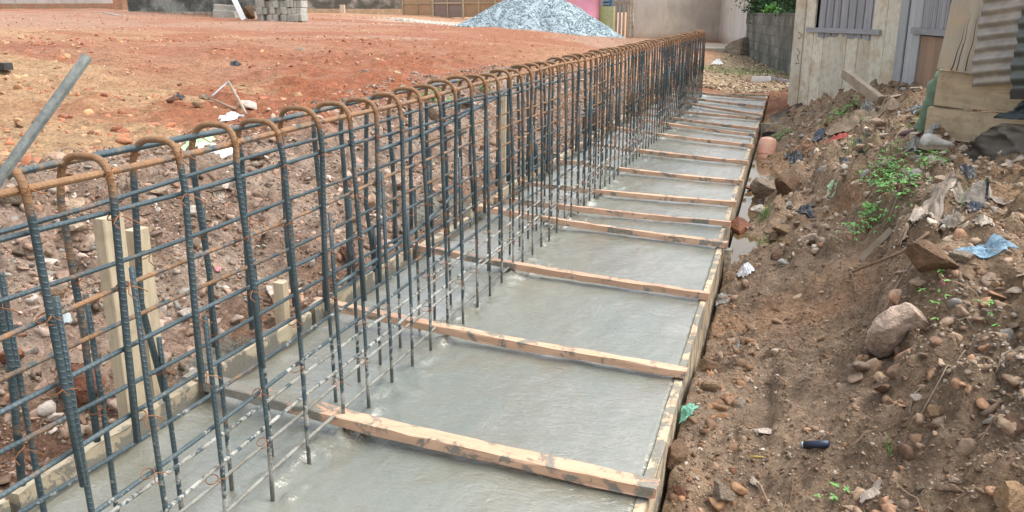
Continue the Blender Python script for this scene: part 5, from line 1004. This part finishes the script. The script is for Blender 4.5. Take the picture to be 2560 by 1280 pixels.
chain([q3(.46, -.26, 1.60, .082, .09), q3(.455, -.26, 1.665, .06)]); skin('hair', J, E_, simple('short black hair', (.012, .01, .009), .9, 0, .3, 90, .6)); J = []; E_ = []
PS = simple('purple brown leather', (.10, .05, .055), .6, 0, .3, 20)
yaw = math.atan2(-cd[1], -cd[0])
for sg in (-1, 1):
    p = s3(-.09, -.24+sg*.115, .448); e_, u1, s1_ = shoe('shoe', 0, 0, yaw, .25, PS, simple('pinkish sole', (.35, .2, .18), .8), None, at=p, parent=PE); u1.name = 'shoe'; s1_.name = 'shoe_sole'
st = empty('stool', s3(.48, -.26, .45), 'low wooden stool under the seated person', 'stool'); plank('seat', s3(.32, -.26, .775), s3(.66, -.26, .775), .34, .03, M['log'], up=(cn[0], cn[1], 0), parent=st, seed=801, n=3)
for a_ in (.35, .62):
    for b_ in (-.4, -.12): plank('leg', s3(a_, b_, .3), s3(a_, b_, .76), .04, .04, M['log'], up=(cd[0], cd[1], 0), parent=st, seed=802, n=2)

# ------------------------------------------------------------------ weeds, grass, roots
def weed(px, py, n, spread, label, seed, size=.011, hgt=.07, kind='weed', mat='leaf'):
    P = hit(px, py); r = np.random.default_rng(seed); e = empty(kind, P, label, 'plant'); V = []; Fc = []; ms = MB()
    for k in range(n):
        a = r.normal(0, spread, 2); x = P[0]+a[0]; y = P[1]+a[1]*1.6; z0 = T(x, y); hh = hgt*r.uniform(.3, 1.2); tx, ty = x+r.normal(0, .02), y+r.normal(0, .02)
        if k % 2 == 0: ms.tube([(x, y, z0-.005), ((x+tx)/2+.004, (y+ty)/2, z0+hh*.6), (tx, ty, z0+hh)], .0011, 4)
        th0 = r.uniform(0, 6); nl = r.integers(3, 5)
        for l in range(nl):
            th = th0+l*2*math.pi/nl+r.normal(0, .2); s = size*r.uniform(.7, 1.3); dx, dy = math.cos(th), math.sin(th); dz = r.uniform(-.5, .35); c = np.array([tx, ty, z0+hh]); dv = np.array([dx, dy, dz])*s; sv3 = np.array([-dy, dx, r.uniform(-.3, .3)])*s*.42; upv = np.array([0, 0, s*.12])
            b = len(V); V += [c, c+dv*.5+sv3+upv, c+dv*1.15+sv3*.75, c+dv*1.7, c+dv*1.15-sv3*.75, c+dv*.5-sv3+upv, c+dv*.9-upv]; Fc += [(b, b+1, b+6), (b+1, b+2, b+6), (b+2, b+3, b+6), (b+3, b+4, b+6), (b+4, b+5, b+6), (b+5, b, b+6)]
    o = fast_mesh('foliage', np.array(V), np.array(Fc), M[mat], smooth=False); adopt(o, e); ms.build('stem', M['stem'], e); return e
def tuft(px, py, n, spread, label, seed, hgt=.07, wid=.0022):
    P = hit(px, py); r = np.random.default_rng(seed); V = []; Fc = []
    for k in range(n):
        a = r.normal(0, spread, 2); x = P[0]+a[0]; y = P[1]+a[1]; z0 = T(x, y)-.004; th = r.uniform(0, 6.3); L = hgt*r.uniform(.5, 1.3); ln = r.uniform(.2, 1.0); d2 = np.array([math.cos(th), math.sin(th), 0]); sd = np.array([-d2[1], d2[0], 0])*wid
        for i in range(4): t_ = i/3; c = np.array([x, y, z0])+d2*L*ln*t_*t_+np.array([0, 0, L*(t_-.35*ln*t_*t_)]); V += [c-sd*(1-t_*.9), c+sd*(1-t_*.9)]
        b = len(V)-8; Fc += [(b+2*i, b+2*i+1, b+2*i+3, b+2*i+2) for i in range(3)]
    o = fast_mesh('grass_tuft', np.array(V), np.array(Fc), M['grass'], smooth=False); tag(o, label, 'grass'); return o
weed(2215, 445, 120, .055, 'thick clump of bright green weed on the right slope', 1); weed(2205, 490, 80, .05, 'green weed trailing below the thick clump', 2); weed(2165, 560, 60, .035, 'lowest bright green weed on the right slope', 3, .010)
weed(2235, 540, 26, .04, 'thin green weed between the lowest one and the cloth', 4, .009); weed(2300, 425, 70, .07, 'spreading green weed left of the cardboard scrap', 5, .012); weed(2265, 470, 30, .04, 'few green leaves beside the long cloth fold', 6); weed(2250, 395, 34, .06, 'small green leaves near the grey cloth bundle', 7, .01)
weed(2112, 275, 90, .06, 'dark green low plant on the upper heap', 8, .014, .05); weed(1950, 345, 60, .05, 'green plant at the water edge behind the pail', 9, .012, .05); weed(2480, 790, 0+8, .02, 'single green sprout under the blue cloth', 10, .008, .03)
weed(2352, 762, 10, .02, 'tiny green sprout beside the red wrapper', 11, .008, .04); weed(1082, 243, 70, .07, 'bright green weed on the bank crest behind the cage top', 12, .014, .06); weed(1215, 232, 30, .04, 'smaller weed right of the bank crest weed', 13, .012, .06); weed(2095, 1255, 5, .008, 'tiny leaf pair at the bottom edge on the gravel', 14, .008, .02)
tuft(1905, 612, 260, .05, 'patch of short grass on the soil beside the form', 1, .03); tuft(1910, 548, 90, .02, 'green grass tuft at the near end of the puddle', 2, .05); tuft(2222, 1135, 22, .008, 'tiny bright grass tuft in the lower gravel', 3, .035, .002); tuft(2135, 372, 90, .05, 'grass tuft in the middle of the heap', 4, .06)
tuft(2160, 300, 60, .05, 'thin grass on the upper heap beside the sacking', 5, .06); tuft(2280, 315, 110, .09, 'dry green grass near the purple brown shoe', 6, .05); tuft(2450, 470, 50, .04, 'grass blades below the stall planks', 7, .05); tuft(2060, 305, 60, .05, 'small grass tuft on the left of the upper heap', 8, .05); tuft(2100, 355, 50, .06, 'sparse grass beside the red plastic strip', 9, .05); tuft(1870, 185, 300, .5, 'rough grass at the foot of the damp block fence', 10, .12, .006); tuft(1760, 172, 60, .12, 'green tuft at the far end of the cage on the path', 11, .1, .005)
def roots(n, box, seed, L0, L1, rr, mat, D0=3):
    x, y = scatter(n, *box, D0, None, seed); r = random.Random(seed); mb = MB()
    for a, b in zip(x, y):
        th = r.uniform(0, 6.3); L = L0+(L1-L0)*r.random()**2; P = []; bend = r.uniform(-1.2, 1.2)
        for k in range(6):
            P.append((a, b, T(a, b)+.006+.02*math.sin(k/5*math.pi)*r.random())); a += math.cos(th)*L/5; b += math.sin(th)*L/5; th += bend/5+r.uniform(-.2, .2)
        mb.tube(P, [rr, rr, rr*.9, rr*.8, rr*.6, rr*.4], 4, False)
    o = mb.build('dry_roots', mat, None, True); tag(o, kind='stuff')
roots(300, (-.1, 2.0, 1.1, 7), 31, .03, .16, .0016, M['root']); roots(120, (.3, 1.8, 1.2, 5), 32, .05, .2, .0022, simple('pale root', (.42, .33, .24), .9)); roots(120, (-3.3, -1.8, 1.2, 7), 33, .04, .15, .002, M['root'])
stick('dry_branch', [(2205, 725, .01), (2235, 700, .03), (2262, 692, .02)], .003, simple('grey twig', (.36, .3, .25), .9), 'grey forked twig at the foot of the right bank'); stick('dry_branch', [(1880, 1208, .01), (1900, 1230, .02), (1922, 1272, .01)], .003, M['root'], 'curved brown twig beside the smooth beige stone')
stick('dry_branch', [(1938, 932, .012), (1945, 962, .03), (1985, 978, .012), (2000, 977, .01)], .0018, M['root'], 'thin hooked root on the trodden path'); stick('dry_branch', [(2385, 585, .02), (2440, 566, .05), (2480, 558, .02)], .004, M['root'], 'brown root lying above the blue cloth'); stick('dry_branch', [(2130, 690, .02), (2250, 655, .04), (2320, 600, .03)], .006, M['root'], 'long dark root running under the wood strip')

# ------------------------------------------------------------------ clean up helper properties
for o in list(bpy.data.objects):
    if '_o' in o: del o['_o']
